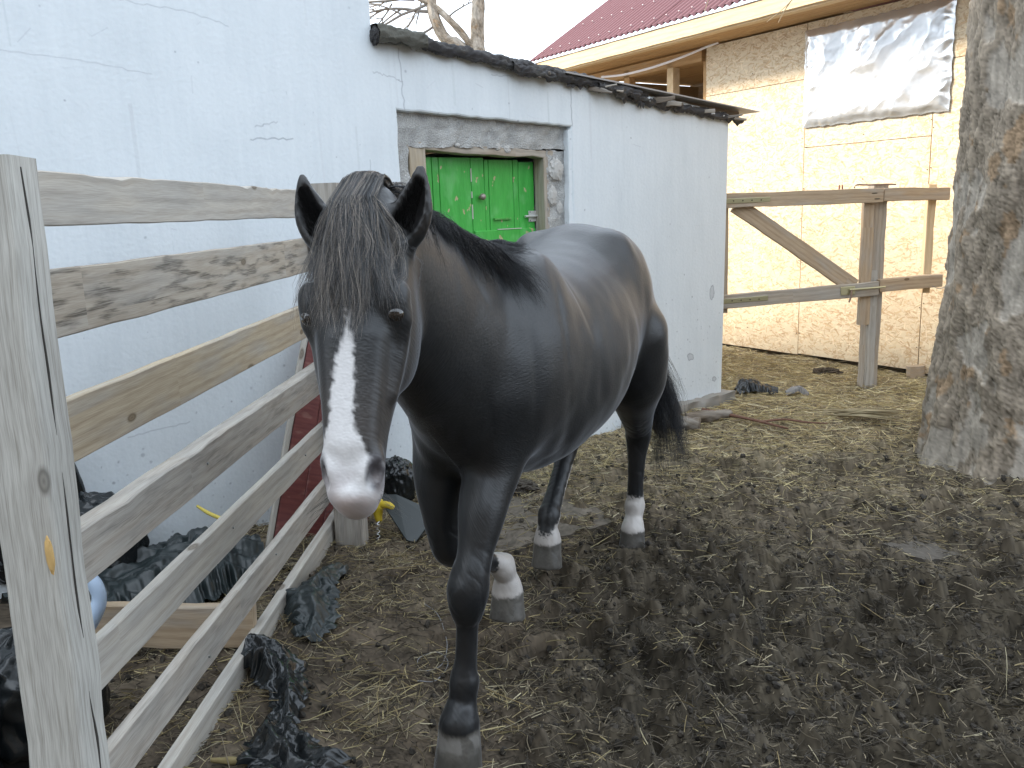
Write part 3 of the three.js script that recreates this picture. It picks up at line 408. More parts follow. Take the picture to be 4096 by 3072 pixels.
// ---------------------------------------------------------------- rail fence on the left
const FP = V(-1.0, 0, -2.29), FD = V(Math.sin(2.66 * D2R), 0, -Math.cos(2.66 * D2R)), FN = V(Math.cos(2.66 * D2R), 0, Math.sin(2.66 * D2R));
const onFence = (s, y, o = 0) => FP.clone().addScaledVector(FD, s).addScaledVector(FN, o).setY(y);
{
  const fence = thing('rail_fence', 'weathered grey plank fence with a thick square post at its near end', 'fence');
  const rails = [[1.600, 1.722, 0.025, 'grey1', 0.03], [1.352, 1.505, 0.025, 'grey2', 0.0], [1.063, 1.210, 0.03, 'tan', 0.006], [0.770, 0.900, 0.062, 'grey3', 0.02], [0.495, 0.615, 0.032, 'grey1', 0.0], [0.215, 0.335, 0.034, 'grey3', 0.0], [-0.045, 0.085, 0.04, 'grey1', 0.0]];
  rails.forEach(([y0, y1, t, w, wane], i) => { const A = onFence(-0.525, (y0 + y1) / 2, -t / 2), B = onFence(1.93, (y0 + y1) / 2 + (i === 6 ? 0.03 : 0), -t / 2); part('rail', span(timber(A.distanceTo(B), y1 - y0, t, { seed: 20 + i, wob: 0.0016, wane: wane * 0.5, ch: 0.003 }), A, B), WOOD[w], fence, i === 2 ? 'yellowish rail with a dark knot' : i === 1 ? 'rail blackened by mould' : undefined); });
  const post = (s0, y0, s1, y1, o, w, d, seed, m) => { const g = timber(y1 - y0, w, d, { seed, wob: 0.004, ch: 0.007 }); return part('post', span(g, onFence(s0, y0, o), onFence(s1, y1, o), FD), m, fence); };
  post(-0.565, -0.3, -0.495, 1.742, -0.012, 0.105, 0.128, 51, WOOD.post);
  post(1.80, -0.3, 1.77, 1.75, 0.085, 0.13, 0.14, 52, WOOD.grey3);
  // drying split down the near post, and a torn strip of raw wood
  const sp = []; for (let i = 0; i <= 14; i++) sp.push(onFence(-0.555 + 0.04 * i / 14 + 0.012 + 0.006 * N2(i * 0.6, 4), 0.25 + i * 0.105, 0.0525)); part('split', rope(sp, sp.map((_, i) => 0.0012 + 0.0022 * Math.abs(N2(i * 0.7, 9))), 5, { steps: 3 }), mat([0.05, 0.045, 0.04], 0.95), fence.children[7]);
  const raw = deform(new THREE.IcosahedronGeometry(0.012, 3), (v) => { v.multiplyScalar(1 + 0.3 * fbm3(v.x * 90, v.y * 90, v.z * 90)); }); raw.scale(0.7, 3.4, 0.5); raw.translate(...onFence(-0.603, 0.93, 0.052).toArray()); part('raw_wood', raw, mat([0.55, 0.36, 0.14], 0.8), fence.children[7]);
  const nail = new THREE.CylinderGeometry(0.004, 0.004, 0.006, 8).rotateZ(Math.PI / 2), nm = mat([0.35, 0.36, 0.36], 0.35, { metalness: 0.8 });
  for (const [s, y] of [[0.5, 0.565], [0.9, 0.30], [0.35, 0.84], [0.2, 0.25], [1.4, 0.56]]) { const p = onFence(s, y, 0.003); part('nail', nail, nm, fence).position.copy(p); }
}

// ---------------------------------------------------------------- gate beside the stable corner
{
  const G0 = V(1.66, 0, -7.02), GD = V(3.0, 0, -7.10).sub(G0).setY(0).normalize(), GN = V(-GD.z, 0, GD.x), at = (s, y, o = 0) => G0.clone().addScaledVector(GD, s).addScaledVector(GN, o).setY(y);
  const gate = thing('wooden_gate', 'brown timber gate with a diagonal brace beside the stable corner', 'gate');
  const bar = (name, s0, y0, s1, y1, h, t, o, seed, m, label, par = gate, up) => part(name, span(timber(Math.hypot(s1 - s0, y1 - y0), h, t, { seed, wob: 0.003 }), at(s0, y0, o), at(s1, y1, o), up), m, par, label);
  bar('top_rail', 0.06, 1.606, 1.395, 1.608, 0.113, 0.045, 0.02, 31, WOOD.gate); bar('bottom_rail', 0.06, 0.795, 1.395, 0.855, 0.113, 0.045, 0.02, 32, WOOD.gatepost);
  bar('brace', 0.20, 1.575, 1.21, 0.875, 0.125, 0.045, -0.028, 33, WOOD.gate);
  bar('stile', 1.305, 0.55, 1.305, 1.56, 0.09, 0.045, -0.026, 34, WOOD.gate, undefined, gate, GD); bar('stile', 0.10, 0.70, 0.10, 1.60, 0.08, 0.045, -0.026, 35, WOOD.gate, undefined, gate, GD);
  const strap = mat([0.50, 0.47, 0.30], 0.35, { metalness: 0.75 }), rust = mat([0.22, 0.15, 0.11], 0.6, { metalness: 0.4 }), hole = mat([0.06, 0.05, 0.03], 0.6);
  for (const [y, tilt] of [[1.607, 0.0], [0.805, 0.03]]) { const st = new THREE.Group(); st.name = 'hinge_strap'; gate.add(st); const g = timber(0.41, 0.038, 0.005, { seed: 3, wob: 0.0005, ch: 0.0015 }); part('strap_plate', span(g, at(0.05, y - 0.004, 0.0455), at(0.46, y + tilt * 0.4, 0.0455)), strap, st); for (let k = 0; k < 4; k++) { const b = new THREE.SphereGeometry(0.006, 8, 6); b.translate(...at(0.16 + k * 0.075, y + tilt * (0.1 + k * 0.06) - 0.002, 0.049).toArray()); part('strap_screw', b, hole, st); } }
  part('bolt_plate', span(timber(0.12, 0.07, 0.008, { seed: 5, wob: 0.0008 }), at(1.07, 0.845, 0.047), at(1.19, 0.85, 0.047)), strap, gate);
  const bolt = part('bolt', rope([at(1.14, 0.855, 0.06), at(1.3, 0.862, 0.065), at(1.44, 0.868, 0.06)], [0.009, 0.009, 0.008], 8), strap, gate); part('bolt_handle', rope([at(1.155, 0.86, 0.06), at(1.145, 0.80, 0.075), at(1.128, 0.755, 0.08)], [0.009, 0.008, 0.007], 8), rust, bolt);
  for (const s of [1.035, 1.062]) part('screw_end', rope([at(s, 1.66, 0.02), at(s, 1.70, 0.02)], [0.007, 0.006], 8), mat([0.36, 0.13, 0.09], 0.6), gate);
  for (const y of [1.625, 1.58]) part('timber_gouge', (() => { const g = new THREE.SphereGeometry(0.012, 10, 6); g.scale(2.2, 0.4, 0.25); g.applyMatrix4(new THREE.Matrix4().makeBasis(GD, V(0, 1, 0), GN).setPosition(at(y > 1.6 ? 1.32 : 1.345, y, 0.0425))); return g; })(), hole, gate);
  const posts = thing('gate_post', 'upright timber gate post that the brown gate shuts against', 'post');
  part('post_timber', span(timber(1.95, 0.125, 0.11, { seed: 36, wob: 0.004 }), at(1.40, -0.25, -0.10), at(1.415, 1.70, -0.10), GD), WOOD.gatepost, posts);
  part('post_facing', span(timber(1.2, 0.075, 0.03, { seed: 37, wob: 0.003 }), at(1.385, -0.2, -0.03), at(1.378, 1.0, -0.03), GD), WOOD.grey1, posts, 'paler facing plank on the lower half');
  const panel = thing('short_fence', 'short two-rail fence piece between the gate post and the board wall', 'fence');
  part('top_rail', span(timber(0.62, 0.105, 0.08, { seed: 38 }), at(1.402, 1.612, -0.01), at(1.95, 1.60, -0.10)), WOOD.gate, panel);
  part('bottom_rail', span(timber(0.60, 0.105, 0.08, { seed: 39 }), at(1.402, 0.872, -0.01), at(1.94, 0.885, -0.10)), WOOD.gate, panel);
  part('stile', span(timber(0.9, 0.07, 0.05, { seed: 40 }), at(1.90, 0.78, -0.16), at(1.905, 1.66, -0.16), GD), WOOD.fresh, panel, 'pale new stile standing against the boards');
  single('gate_rod', (() => rope([at(1.17, 1.672, 0.0), at(1.18, 1.692, 0.0), at(1.3, 1.692, -0.01), at(1.526, 1.69, -0.02)], [0.008, 0.0065, 0.0065, 0.006], 8))(), rust, 'rusty metal rod lying on top of the gate', 'rod');
  single('fence_wire', (() => rope([at(1.86, 0.855, 0.02), at(1.92, 0.83, 0.04), at(1.97, 0.86, 0.06), at(2.02, 0.90, 0.08), at(2.06, 0.89, 0.05), at(1.98, 0.84, 0.05), at(2.05, 0.80, 0.0), at(2.16, 0.79, -0.02)], 0.003, 6))(), mat([0.25, 0.26, 0.26], 0.4, { metalness: 0.7 }), 'twisted wire at the end of the short fence piece', 'wire');
}

// ---------------------------------------------------------------- timber barn across the yard, behind the camera: it keeps the low sky off the yard
{
  const b = thing('timber_barn', 'dark timber barn closing the yard behind the camera', 'building', [0.5, 0, 3.4]);
  for (let i = 0; i < 46; i++) part('plank', uvFlat(box(0.39, 4.6, 0.03, -9 + i * 0.4, 2.2, (i % 2) * 0.012)), i % 3 ? WOOD.old : WOOD.gatepost, b);
  part('barn_core', box(18.2, 4.5, 4, 0, 2.15, 2.1), WOOD.old, b);
  part('barn_roof', (() => { const g = box(19, 0.12, 5.4, 0, 0, 0); g.rotateX(-0.45); g.translate(0, 5.3, 2.1); return g; })(), felt, b);
}
// ---------------------------------------------------------------- big tree on the right
const bark = mat(0xffffff, 0.92, { vertexColors: true, specularIntensity: 0.3 });
function barkTube(pts, rads, sides, rows, seed, flare = 0, sculpt = 1) {
  const c = new THREE.CatmullRomCurve3(pts), fr = c.computeFrenetFrames(rows), pos = [], col = [], idx = [];
  const L = c.getLength();
  for (let i = 0; i <= rows; i++) {
    const u = i / rows, p = c.getPoint(u), k = u * (rads.length - 1), r0 = lerp(rads[Math.floor(k)], rads[Math.min(rads.length - 1, Math.floor(k) + 1)], k - Math.floor(k));
    for (let j = 0; j <= sides; j++) {
      const a = (j % sides) / sides * 2 * Math.PI, ca = Math.cos(a), sa = Math.sin(a), h = u * L;
      const X = ca * r0, Z = sa * r0;
      const lobes = flare ? flare * Math.exp(-h * 2.6) * (0.35 + 0.65 * Math.abs(N2(ca * 1.7 + seed, sa * 1.7))) : 0;
      const big = 0.05 * fbm3(X * 3 + seed, h * 1.1, Z * 3, 3), furrow = fbm3(X * 16, h * 4.2 + seed, Z * 16, 4), fine = fbm3(X * 60, h * 34, Z * 60 + seed, 3);
      const patch = sstep(0.10, 0.16, fbm3(X * 3.4 + 9, h * 1.7 + seed, Z * 3.4, 4) + 0.02 * fine), inner = sstep(0.30, 0.36, fbm3(X * 4 + 31, h * 2.4, Z * 4 + seed, 4));
      const rr = r0 + lobes + sculpt * (big + (1 - patch) * (0.016 * furrow + 0.008 * fine) - patch * 0.008 + patch * 0.004 * fine);
      const q = p.clone().addScaledVector(fr.normals[i], ca * rr).addScaledVector(fr.binormals[i], sa * rr); pos.push(q.x, q.y, q.z);
      const v = 1 + 0.6 * furrow + 0.7 * fine; let cc = [0.245 * v, 0.205 * v, 0.160 * v];
      const pv = 1 + 0.4 * fine + 0.5 * furrow; cc = cc.map((x, n) => lerp(x, [0.35, 0.315, 0.27][n] * pv, patch * 0.75)); cc = cc.map((x, n) => lerp(x, [0.27, 0.18, 0.105][n] * v, inner * (1 - patch) * 0.7)); col.push(...cc.map((x) => clamp(x, 0.01, 0.8)));
    }
  }
  for (let i = 0; i < rows; i++) for (let j = 0; j < sides; j++) { const a = i * (sides + 1) + j, b = a + sides + 1; idx.push(a, b, a + 1, b, b + 1, a + 1); }
  const g = new THREE.BufferGeometry(); g.setAttribute('position', new THREE.Float32BufferAttribute(pos, 3)); g.setAttribute('color', new THREE.Float32BufferAttribute(col, 3)); g.setIndex(idx); g.computeVertexNormals(); return g;
}
function twigs(list, R, p, d, len, r, depth, spread = 0.55) {
  const pts = [p.clone()], q = p.clone(), dir = d.clone(); const n = 4;
  for (let i = 0; i < n; i++) { dir.add(V(R() - 0.5, R() - 0.45, R() - 0.5).multiplyScalar(0.35)).normalize(); q.addScaledVector(dir, len / n); pts.push(q.clone()); }
  list.push(rope(pts, [r, r * 0.85, r * 0.75, r * 0.62, r * 0.45], depth > 1 ? 7 : 5, { steps: 2, rough: 0.25, caps: false }));
  if (depth > 0) for (let k = 0; k < 3; k++) { const at = pts[1 + Math.floor(R() * n)], nd = dir.clone().add(V(R() - 0.5, R() - 0.4, R() - 0.5).multiplyScalar(spread * 2)).normalize(); twigs(list, R, at, nd, len * (0.5 + R() * 0.3), r * 0.55, depth - 1, spread); }
}
{
  const t = thing('old_tree', 'thick old tree trunk with flaking grey bark at the right edge', 'tree', [3.18, 0, -5.02]);
  part('trunk', barkTube([V(0.0, -0.25, 0), V(0.0, 0.6, 0), V(0.01, 1.4, 0), V(0.03, 2.2, 0), V(0.06, 3.2, 0), V(0.1, 4.4, 0)], [0.60, 0.56, 0.545, 0.535, 0.52, 0.46], 320, 420, 4, 0.24), bark, t);
  const R = rng(61), limbs = [[V(0.1, 4.2, 0), V(-0.6, 5.4, 0.3), V(-1.4, 6.4, 0.3), V(-2.2, 7.0, 0.1)], [V(0.1, 4.2, 0), V(0.7, 5.3, -0.2), V(1.3, 6.6, -0.4), V(1.7, 8, -0.5)], [V(0.1, 4.3, 0), V(0.15, 5.5, 0.6), V(0.2, 6.8, 1.1), V(0.1, 8, 1.3)]];
  limbs.forEach((l, i) => { const lim = part('limb', rope(l, [0.26, 0.18, 0.12, 0.07], 12, { rough: 0.3, seed: i }), WOOD.gatepost, t); const tw = []; for (let k = 0; k < 6; k++) twigs(tw, R, l[1 + k % 3], V(R() - 0.5, 0.5, R() - 0.5).normalize(), 1.3, 0.04, 2); part('twigs', mergeGeometries(tw), WOOD.gatepost, lim); });
  // thin shoots hanging down into view
  const hang = []; hang.push(rope([V(-1.1, 4.6, -0.2), V(-1.3, 3.4, -0.4), V(-1.40, 2.80, -0.45), V(-1.50, 2.70, -0.47), V(-1.56, 2.655, -0.48)], [0.008, 0.005, 0.004, 0.003, 0.002], 5, { steps: 4 }), rope([V(-1.40, 2.80, -0.45), V(-1.46, 2.71, -0.47), V(-1.49, 2.65, -0.48)], [0.004, 0.003, 0.002], 5, { steps: 4 }), rope([V(-1.5, 5.2, -0.3), V(-1.8, 3.6, -0.45), V(-1.9, 2.85, -0.48), V(-1.945, 2.70, -0.49)], [0.007, 0.005, 0.003, 0.002], 5, { steps: 4 }));
  part('hanging_shoots', mergeGeometries(hang), WOOD.fresh, t);
}
{ // bare tree behind the lean-to
  const t = thing('bare_tree', 'leafless forked tree rising behind the lean-to roof', 'tree', [-0.42, 0, -14]);
  part('trunk', barkTube([V(0.05, -0.3, 0), V(0.03, 2, 0), V(0.05, 3.6, 0), V(0.075, 4.1, 0), V(0.12, 4.8, 0), V(0.2, 6.6, 0)], [0.2, 0.17, 0.15, 0.12, 0.095, 0.06], 60, 160, 8, 0, 0.4), bark, t);
  const lim = part('limb', barkTube([V(0.02, 3.75, 0.02), V(-0.2, 4.08, 0.03), V(-0.42, 4.22, 0.05), V(-0.55, 4.5, 0.05), V(-0.62, 4.9, 0), V(-0.7, 5.6, 0)], [0.11, 0.1, 0.095, 0.085, 0.08, 0.06], 50, 90, 9, 0, 0.4), bark, t);
  part('limb', barkTube([V(0.0, 4.05, 0.05), V(-0.16, 4.28, 0.1), V(-0.34, 4.48, 0.1), V(-0.55, 4.68, 0.06), V(-0.9, 4.85, 0)], [0.06, 0.055, 0.05, 0.04, 0.03], 30, 70, 10, 0, 0.3), bark, t);
  const R = rng(66), tw = [];
  for (const [p, d, l, r] of [[V(-0.55, 4.6, 0.05), V(-1, 0.25, 0.1), 1.0, 0.03], [V(-0.6, 4.75, 0), V(-0.9, -0.35, 0.2), 1.0, 0.026], [V(-0.5, 4.45, 0.05), V(-0.8, -0.5, 0.1), 0.7, 0.024], [V(-0.85, 4.8, 0), V(-0.9, 0.1, 0), 0.9, 0.026], [V(-0.62, 4.9, 0), V(-0.6, 0.6, 0.2), 1.0, 0.03], [V(-0.35, 4.5, 0.1), V(0.6, 0.6, 0.1), 0.5, 0.016], [V(0.1, 4.7, 0), V(0.5, 0.8, 0), 1.0, 0.03], [V(-0.7, 5.4, 0), V(-0.5, 0.7, 0.2), 1.2, 0.04], [V(0.18, 6.2, 0), V(0.3, 1, 0), 1.4, 0.045], [V(-1.2, 4.75, 0), V(-0.5, -0.7, 0), 0.5, 0.016], [V(-0.75, 4.75, 0.02), V(-0.2, -0.5, 0.2), 0.45, 0.014]]) twigs(tw, R, p, d.normalize(), l, r, 3, 0.6);
  part('twigs', mergeGeometries(tw), mat([0.17, 0.15, 0.13], 0.9), lim);
}

// ---------------------------------------------------------------- black plastic, boards and bits along the fence
const blackPlastic = mat([0.010, 0.012, 0.013], 0.22, { specularIntensity: 1 }), greenPlastic = mat([0.018, 0.025, 0.026], 0.38);
// a crumpled film draped over the ground along a path: [x, z, half-width, height]
function film(path, seed, nu = 90, nv = 26, ragged = 0.35) {
  const c = new THREE.CatmullRomCurve3(path.map(([x, z, w, h]) => V(x, h, z))), wv = new THREE.CatmullRomCurve3(path.map((p, i) => V(i, p[2], 0))), pos = [], idx = [];
  for (let i = 0; i <= nu; i++) { const u = i / nu, p = c.getPoint(u), t = c.getTangent(u).setY(0).normalize(), s = V(-t.z, 0, t.x), w = wv.getPoint(u).y;
    for (let j = 0; j <= nv; j++) { const q = (j / nv - 0.5) * 2, rag = 1 + ragged * fbm2(u * 14 + seed, q > 0 ? 3 : 8, 3), x = p.x + s.x * q * w * rag, z = p.z + s.z * q * w * rag; const L = c.getLength() * u, k1 = N2(L * 3.2 + q * 0.5, q * w * 8 + seed), k2 = N2(L * 5.5 - q * 1.2 + 7, q * w * 15 + seed), k3 = N2(L * 8 + q, q * w * 26 + seed * 3); const fold = 0.03 + k1 * 0.036 + k2 * 0.016 + 0.007 * k3; pos.push(x, groundH(x, z) + 0.004 + p.y * (1 - 0.75 * q * q) + fold * Math.min(1, w / 0.09) * (1 - 0.5 * q * q), z); } }
  for (let i = 0; i < nu; i++) for (let j = 0; j < nv; j++) { const a = i * (nv + 1) + j, b = a + nv + 1; idx.push(a, a + 1, b, b, a + 1, b + 1); }
  const g = new THREE.BufferGeometry(); g.setAttribute('position', new THREE.Float32BufferAttribute(pos, 3)); g.setIndex(idx); g.computeVertexNormals(); return g;
}
function bag(rx, ry, rz, seed, neck = 0.3) { // a filled sack with gathers running to its neck
  const g = new THREE.SphereGeometry(1, 120, 80);
  return deform(g, (v) => { const a = Math.atan2(v.z, v.x), up = v.y, fl = 0.02 * Math.sin(a * 13 + 4 * N2(up * 2, seed)) * sstep(0.1, 0.95, up) + 0.12 * fbm3(v.x * 1.6 + seed, v.y * 1.6, v.z * 1.6, 2) + 0.045 * N3(v.x * 4, v.y * 2.4 + seed, v.z * 4) + 0.012 * N3(v.x * 9, v.y * 4, v.z * 9 + seed); v.multiplyScalar(1 + fl - 0.05); const f = Math.pow(Math.abs(v.y), 0.8) * Math.sign(v.y); v.set(v.x * rx, f * ry, v.z * rz); });
}
{
  const put = (g, x, y, z, ry = 0) => { g.rotateY(ry); g.translate(x, y, z); return g; };
  single('black_sack', put(bag(0.28, 0.42, 0.26, 3), -2.27, 0.40, -3.72, 0.4), blackPlastic, 'plump black plastic sack standing upright against the white wall behind the fence', 'sack');
  single('black_sack', put(bag(0.26, 0.24, 0.24, 8), -1.92, 0.20, -3.62, 1.1), blackPlastic, 'smaller black sack slumped on the ground below the upright sack', 'sack');
  single('black_sack', put(bag(0.24, 0.22, 0.22, 14), -1.55, 0.16, -2.45, 0.7), blackPlastic, 'black sack with straw on it lying behind the near fence post', 'sack');
  single('black_sack', put(bag(0.28, 0.28, 0.28, 19), -1.75, 0.2, -2.1, 0.2), blackPlastic, 'black sack at the lower left corner, left of the near fence post', 'sack');
  single('black_sheet', film([[-2.0, -3.2, 0.3, 0.10], [-1.75, -3.45, 0.36, 0.12], [-1.45, -3.68, 0.36, 0.13], [-1.2, -3.8, 0.25, 0.08]], 5, 120, 60), greenPlastic, 'crumpled black plastic sheet spread on the ground behind the fence', 'plastic sheet');
  single('torn_plastic', film([[-0.80, -3.68, 0.03, 0.03], [-0.86, -3.5, 0.06, 0.05], [-0.87, -3.32, 0.10, 0.05], [-0.82, -3.15, 0.09, 0.04], [-0.84, -3.02, 0.035, 0.02]], 9, 110, 30, 0.6), greenPlastic, 'torn black plastic scrap caught on the bottom rail, farther of two', 'plastic sheet');
  single('torn_plastic', film([[-0.98, -2.82, 0.05, 0.10], [-0.87, -2.78, 0.09, 0.07], [-0.80, -2.65, 0.07, 0.05], [-0.78, -2.5, 0.05, 0.035], [-0.77, -2.38, 0.09, 0.04], [-0.70, -2.26, 0.14, 0.035], [-0.66, -2.14, 0.13, 0.03]], 15, 150, 40, 0.6), blackPlastic, 'long twisted strip of black plastic along the foot of the fence, nearest the camera', 'plastic sheet');
  single('black_sack', put(bag(0.12, 0.15, 0.11, 23), -0.67, 0.12, -4.62, 0.3), blackPlastic, 'small black sack at the foot of the white wall beside the far fence post', 'sack');
  single('plastic_flap', (() => { const s = new THREE.Shape([[0, 0.16], [0.10, 0.15], [0.30, 0.05], [0.29, 0.0], [0.21, -0.13], [0.17, -0.12]].map(([x, y]) => new THREE.Vector2(x, y))); const g = new THREE.ExtrudeGeometry(s, { depth: 0.006, bevelEnabled: true, bevelSize: 0.004, bevelThickness: 0.003, bevelSegments: 2, steps: 1, curveSegments: 6 }); const gg = g; deform(gg, (v) => { v.z += 0.02 * fbm2(v.x * 9, v.y * 9, 2); }); gg.rotateX(-0.95); gg.translate(-0.72, 0.075, -4.12); return gg; })(), greenPlastic, 'stiff dark green triangular scrap leaning under the yellow knot', 'plastic scrap');
  single('yellow_rope_end', mergeGeometries([rope([V(-0.715, 0.11, -4.2), V(-0.70, 0.135, -4.2), V(-0.675, 0.14, -4.19), V(-0.645, 0.135, -4.18), V(-0.622, 0.105, -4.18)], [0.018, 0.02, 0.02, 0.018, 0.013], 10), rope([V(-0.71, 0.05, -4.19), V(-0.715, 0.09, -4.2), V(-0.71, 0.13, -4.2), V(-0.70, 0.165, -4.2)], [0.016, 0.024, 0.028, 0.016], 10)]), mat([0.62, 0.46, 0.03], 0.55), 'yellow knotted rope end beside the far fence post', 'rope');
  single('wire_spiral', (() => { const p = []; for (let i = 0; i <= 40; i++) { const a = i / 40 * 6.283 * 4.5; p.push(V(-0.712 + Math.cos(a) * 0.011, 0.05 - i * 0.0028 + 0.02, -4.14 + Math.sin(a) * 0.011 + i * 0.0006)); } return rope(p, 0.0028, 6, { steps: 3 }); })(), mat([0.7, 0.72, 0.74], 0.2, { metalness: 0.9 }), 'bright wire spiral hanging below the yellow knot', 'wire');
  const b = thing('fallen_plank', 'short tan plank lying on edge behind the fence', 'plank'); part('plank', span(timber(0.70, 0.17, 0.045, { seed: 45, wob: 0.006 }), V(-1.70, 0.12, -3.02), V(-1.02, 0.095, -2.99)), WOOD.gate, b);
  // dark red board leaning on the wall
  const rb = thing('red_board', 'dark red painted board leaning on the white wall behind the fence', 'board');
  const redm = (() => { const t = texPair(256, 512, (u, v) => { const n = fbm2(u * 30, v * 4, 4), w = sstep(0.25, 0.5, fbm2(u * 9, v * 5, 4)); return [0.12 + 0.04 * n + 0.05 * w, 0.028 + 0.014 * n + 0.04 * w, 0.024 + 0.01 * n + 0.03 * w, 0.5 + 0.3 * n]; }, [0.6, 1.2]); return mat(0xffffff, 0.6, { map: t.map, bumpMap: t.bumpMap, bumpScale: 0.002 }); })();
  const A = V(-1.262, -0.04, -3.985), Bt = V(-1.07, 1.10, -4.49), dirU = Bt.clone().sub(A).normalize(), dirR = V(0.777, 0, -0.50).normalize(), nrm = dirR.clone().cross(dirU).normalize(); const w0 = dirU.clone().cross(nrm).normalize();
  const L = A.distanceTo(Bt);
  const place = (g, x) => { g.applyMatrix4(new THREE.Matrix4().makeBasis(dirU, w0, nrm.clone().negate()).setPosition(A.clone().addScaledVector(w0, x))); return g; };
  for (let k = 0; k < 4; k++) part('red_plank', place(timber(L, 0.118, 0.022, { seed: 46 + k, wob: 0.0015 }), (0.095 + k * 0.12)), redm, rb);
  part('pale_edge', place(timber(L, 0.028, 0.03, { seed: 50, wob: 0.0015 }), 0.017), WOOD.grey1, rb);
  single('blue_pipe', rope([V(-1.72, 0.35, -2.95), V(-1.62, 0.365, -2.93), V(-1.545, 0.335, -2.91), V(-1.525, 0.27, -2.90), V(-1.545, 0.21, -2.88), V(-1.61, 0.12, -2.86), V(-1.70, 0.0, -2.84)], [0.026, 0.026, 0.026, 0.027, 0.028, 0.028, 0.028], 16), mat([0.42, 0.53, 0.68], 0.4), 'pale blue bent plastic pipe behind the near fence post', 'pipe');
  single('yellow_stick', rope([V(-1.60, 0.20, -4.10), V(-1.52, 0.185, -4.03), V(-1.43, 0.165, -3.98)], [0.007, 0.010, 0.010], 7), mat([0.62, 0.50, 0.10], 0.6), 'short yellow stick on the black plastic sheet', 'stick');
  single('corn_stalk', rope([V(-0.93, 0.035, -2.27), V(-0.87, 0.035, -2.265), V(-0.79, 0.03, -2.255)], [0.007, 0.011, 0.007], 9, { rough: 0.6, steps: 12 }), mat([0.24, 0.19, 0.085], 0.8), 'dry yellow-brown stalk lying at the foot of the fence', 'stalk');
  // by the stable corner and the gate
  single('black_scrap', film([[1.88, -7.02, 0.05, 0.04], [1.98, -7.06, 0.10, 0.09], [2.12, -7.08, 0.08, 0.05], [2.24, -7.05, 0.06, 0.05]], 25, 60, 26, 0.5), blackPlastic, 'black plastic scrap on the straw near the gate', 'plastic sheet');
  single('rag', film([[2.28, -6.98, 0.03, 0.03], [2.38, -6.97, 0.06, 0.08], [2.46, -6.93, 0.03, 0.02]], 29, 40, 18, 0.5), mat([0.22, 0.21, 0.20], 0.9), 'small grey rag on the straw beside the black scrap', 'rag');
  const lump = (name, x, y, z, s, sc, m, label, cat, seed) => { const g = deform(new THREE.IcosahedronGeometry(s, 12), (v) => { const n = v.clone().normalize(); v.multiplyScalar(1 + 0.4 * fbm3(n.x * 1.6 + seed, n.y * 1.6, n.z * 1.6) + 0.22 * fbm3(n.x * 5, n.y * 5 + seed, n.z * 5)); }); g.scale(...sc); return single(name, put(g, x, y, z, seed), m, label, cat); };
  lump('dung_heap', 2.92, 0.015, -7.78, 0.09, [1.4, 0.5, 1], mat([0.06, 0.045, 0.03], 0.95), 'dark dung heap on the straw left of the gate post', 'dung', 3);
  lump('dung_heap', 0.02, 0.02, -4.75, 0.07, [1.5, 0.6, 1], mat([0.06, 0.05, 0.04], 0.95), 'dark dung lump on the ground before the green door', 'dung', 6);
  single('flat_stone', (() => { const g = deform(new THREE.BoxGeometry(0.26, 0.05, 0.20, 26, 6, 20), (v) => { v.y += 0.012 * fbm2(v.x * 12, v.z * 12, 3) * (v.y > 0 ? 1 : 0.2); v.x += 0.03 * fbm2(v.z * 6, 3, 2) + 0.25 * v.z; v.z += 0.03 * fbm2(v.x * 6, 7, 2); }); g.rotateY(0.35); g.rotateZ(-0.12); g.translate(1.84, -0.012, -3.66); return g; })(), mat([0.066, 0.056, 0.045], 0.95), 'flat broken brown tile half buried in the muck', 'stone');
  single('old_log', rope([V(1.02, 0.05, -6.02), V(1.17, 0.06, -5.98), V(1.33, 0.05, -5.92)], [0.05, 0.055, 0.045], 16, { rough: 0.5, steps: 14 }), WOOD.old, 'short dark log on the ground at the foot of the stable wall', 'log');
  single('old_log', rope([V(1.27, 0.05, -6.12), V(1.42, 0.06, -6.12), V(1.62, 0.045, -6.22)], [0.04, 0.042, 0.03], 14, { rough: 0.5, steps: 14 }), WOOD.old, 'knobbly root by the stable corner, right of the short log', 'log');
  single('red_branch', mergeGeometries([rope([V(1.45, 0.05, -6.38), V(1.62, 0.045, -6.18), V(1.78, 0.04, -5.98), V(1.92, 0.03, -5.80)], [0.012, 0.012, 0.010, 0.007], 8, { rough: 0.3 }), rope([V(1.78, 0.04, -5.98), V(1.95, 0.05, -5.98), V(2.08, 0.045, -5.90), V(2.22, 0.04, -5.86)], [0.009, 0.008, 0.007, 0.004], 7, { rough: 0.3 })]), mat([0.15, 0.075, 0.05], 0.8), 'thin reddish forked branch lying right of the stable corner', 'branch');
  single('straw_bundle', (() => { const R = rng(33), l = []; for (let i = 0; i < 26; i++) { const a = -0.45 + (R() - 0.5) * 0.5, x = 2.55 + (R() - 0.5) * 0.12, z = -6.05 + (R() - 0.5) * 0.1, h = 0.03 + R() * 0.04, le = 0.12 + R() * 0.18; l.push(rope([V(x - Math.cos(a) * le, h - 0.01, z + Math.sin(a) * le), V(x, h + 0.01, z), V(x + Math.cos(a) * le, h + R() * 0.03, z - Math.sin(a) * le)], [0.004, 0.005, 0.003], 5, { steps: 2 })); } return mergeGeometries(l); })(), mat([0.34, 0.28, 0.17], 0.8), 'loose bundle of dry stalks left of the big tree', 'straw bundle');
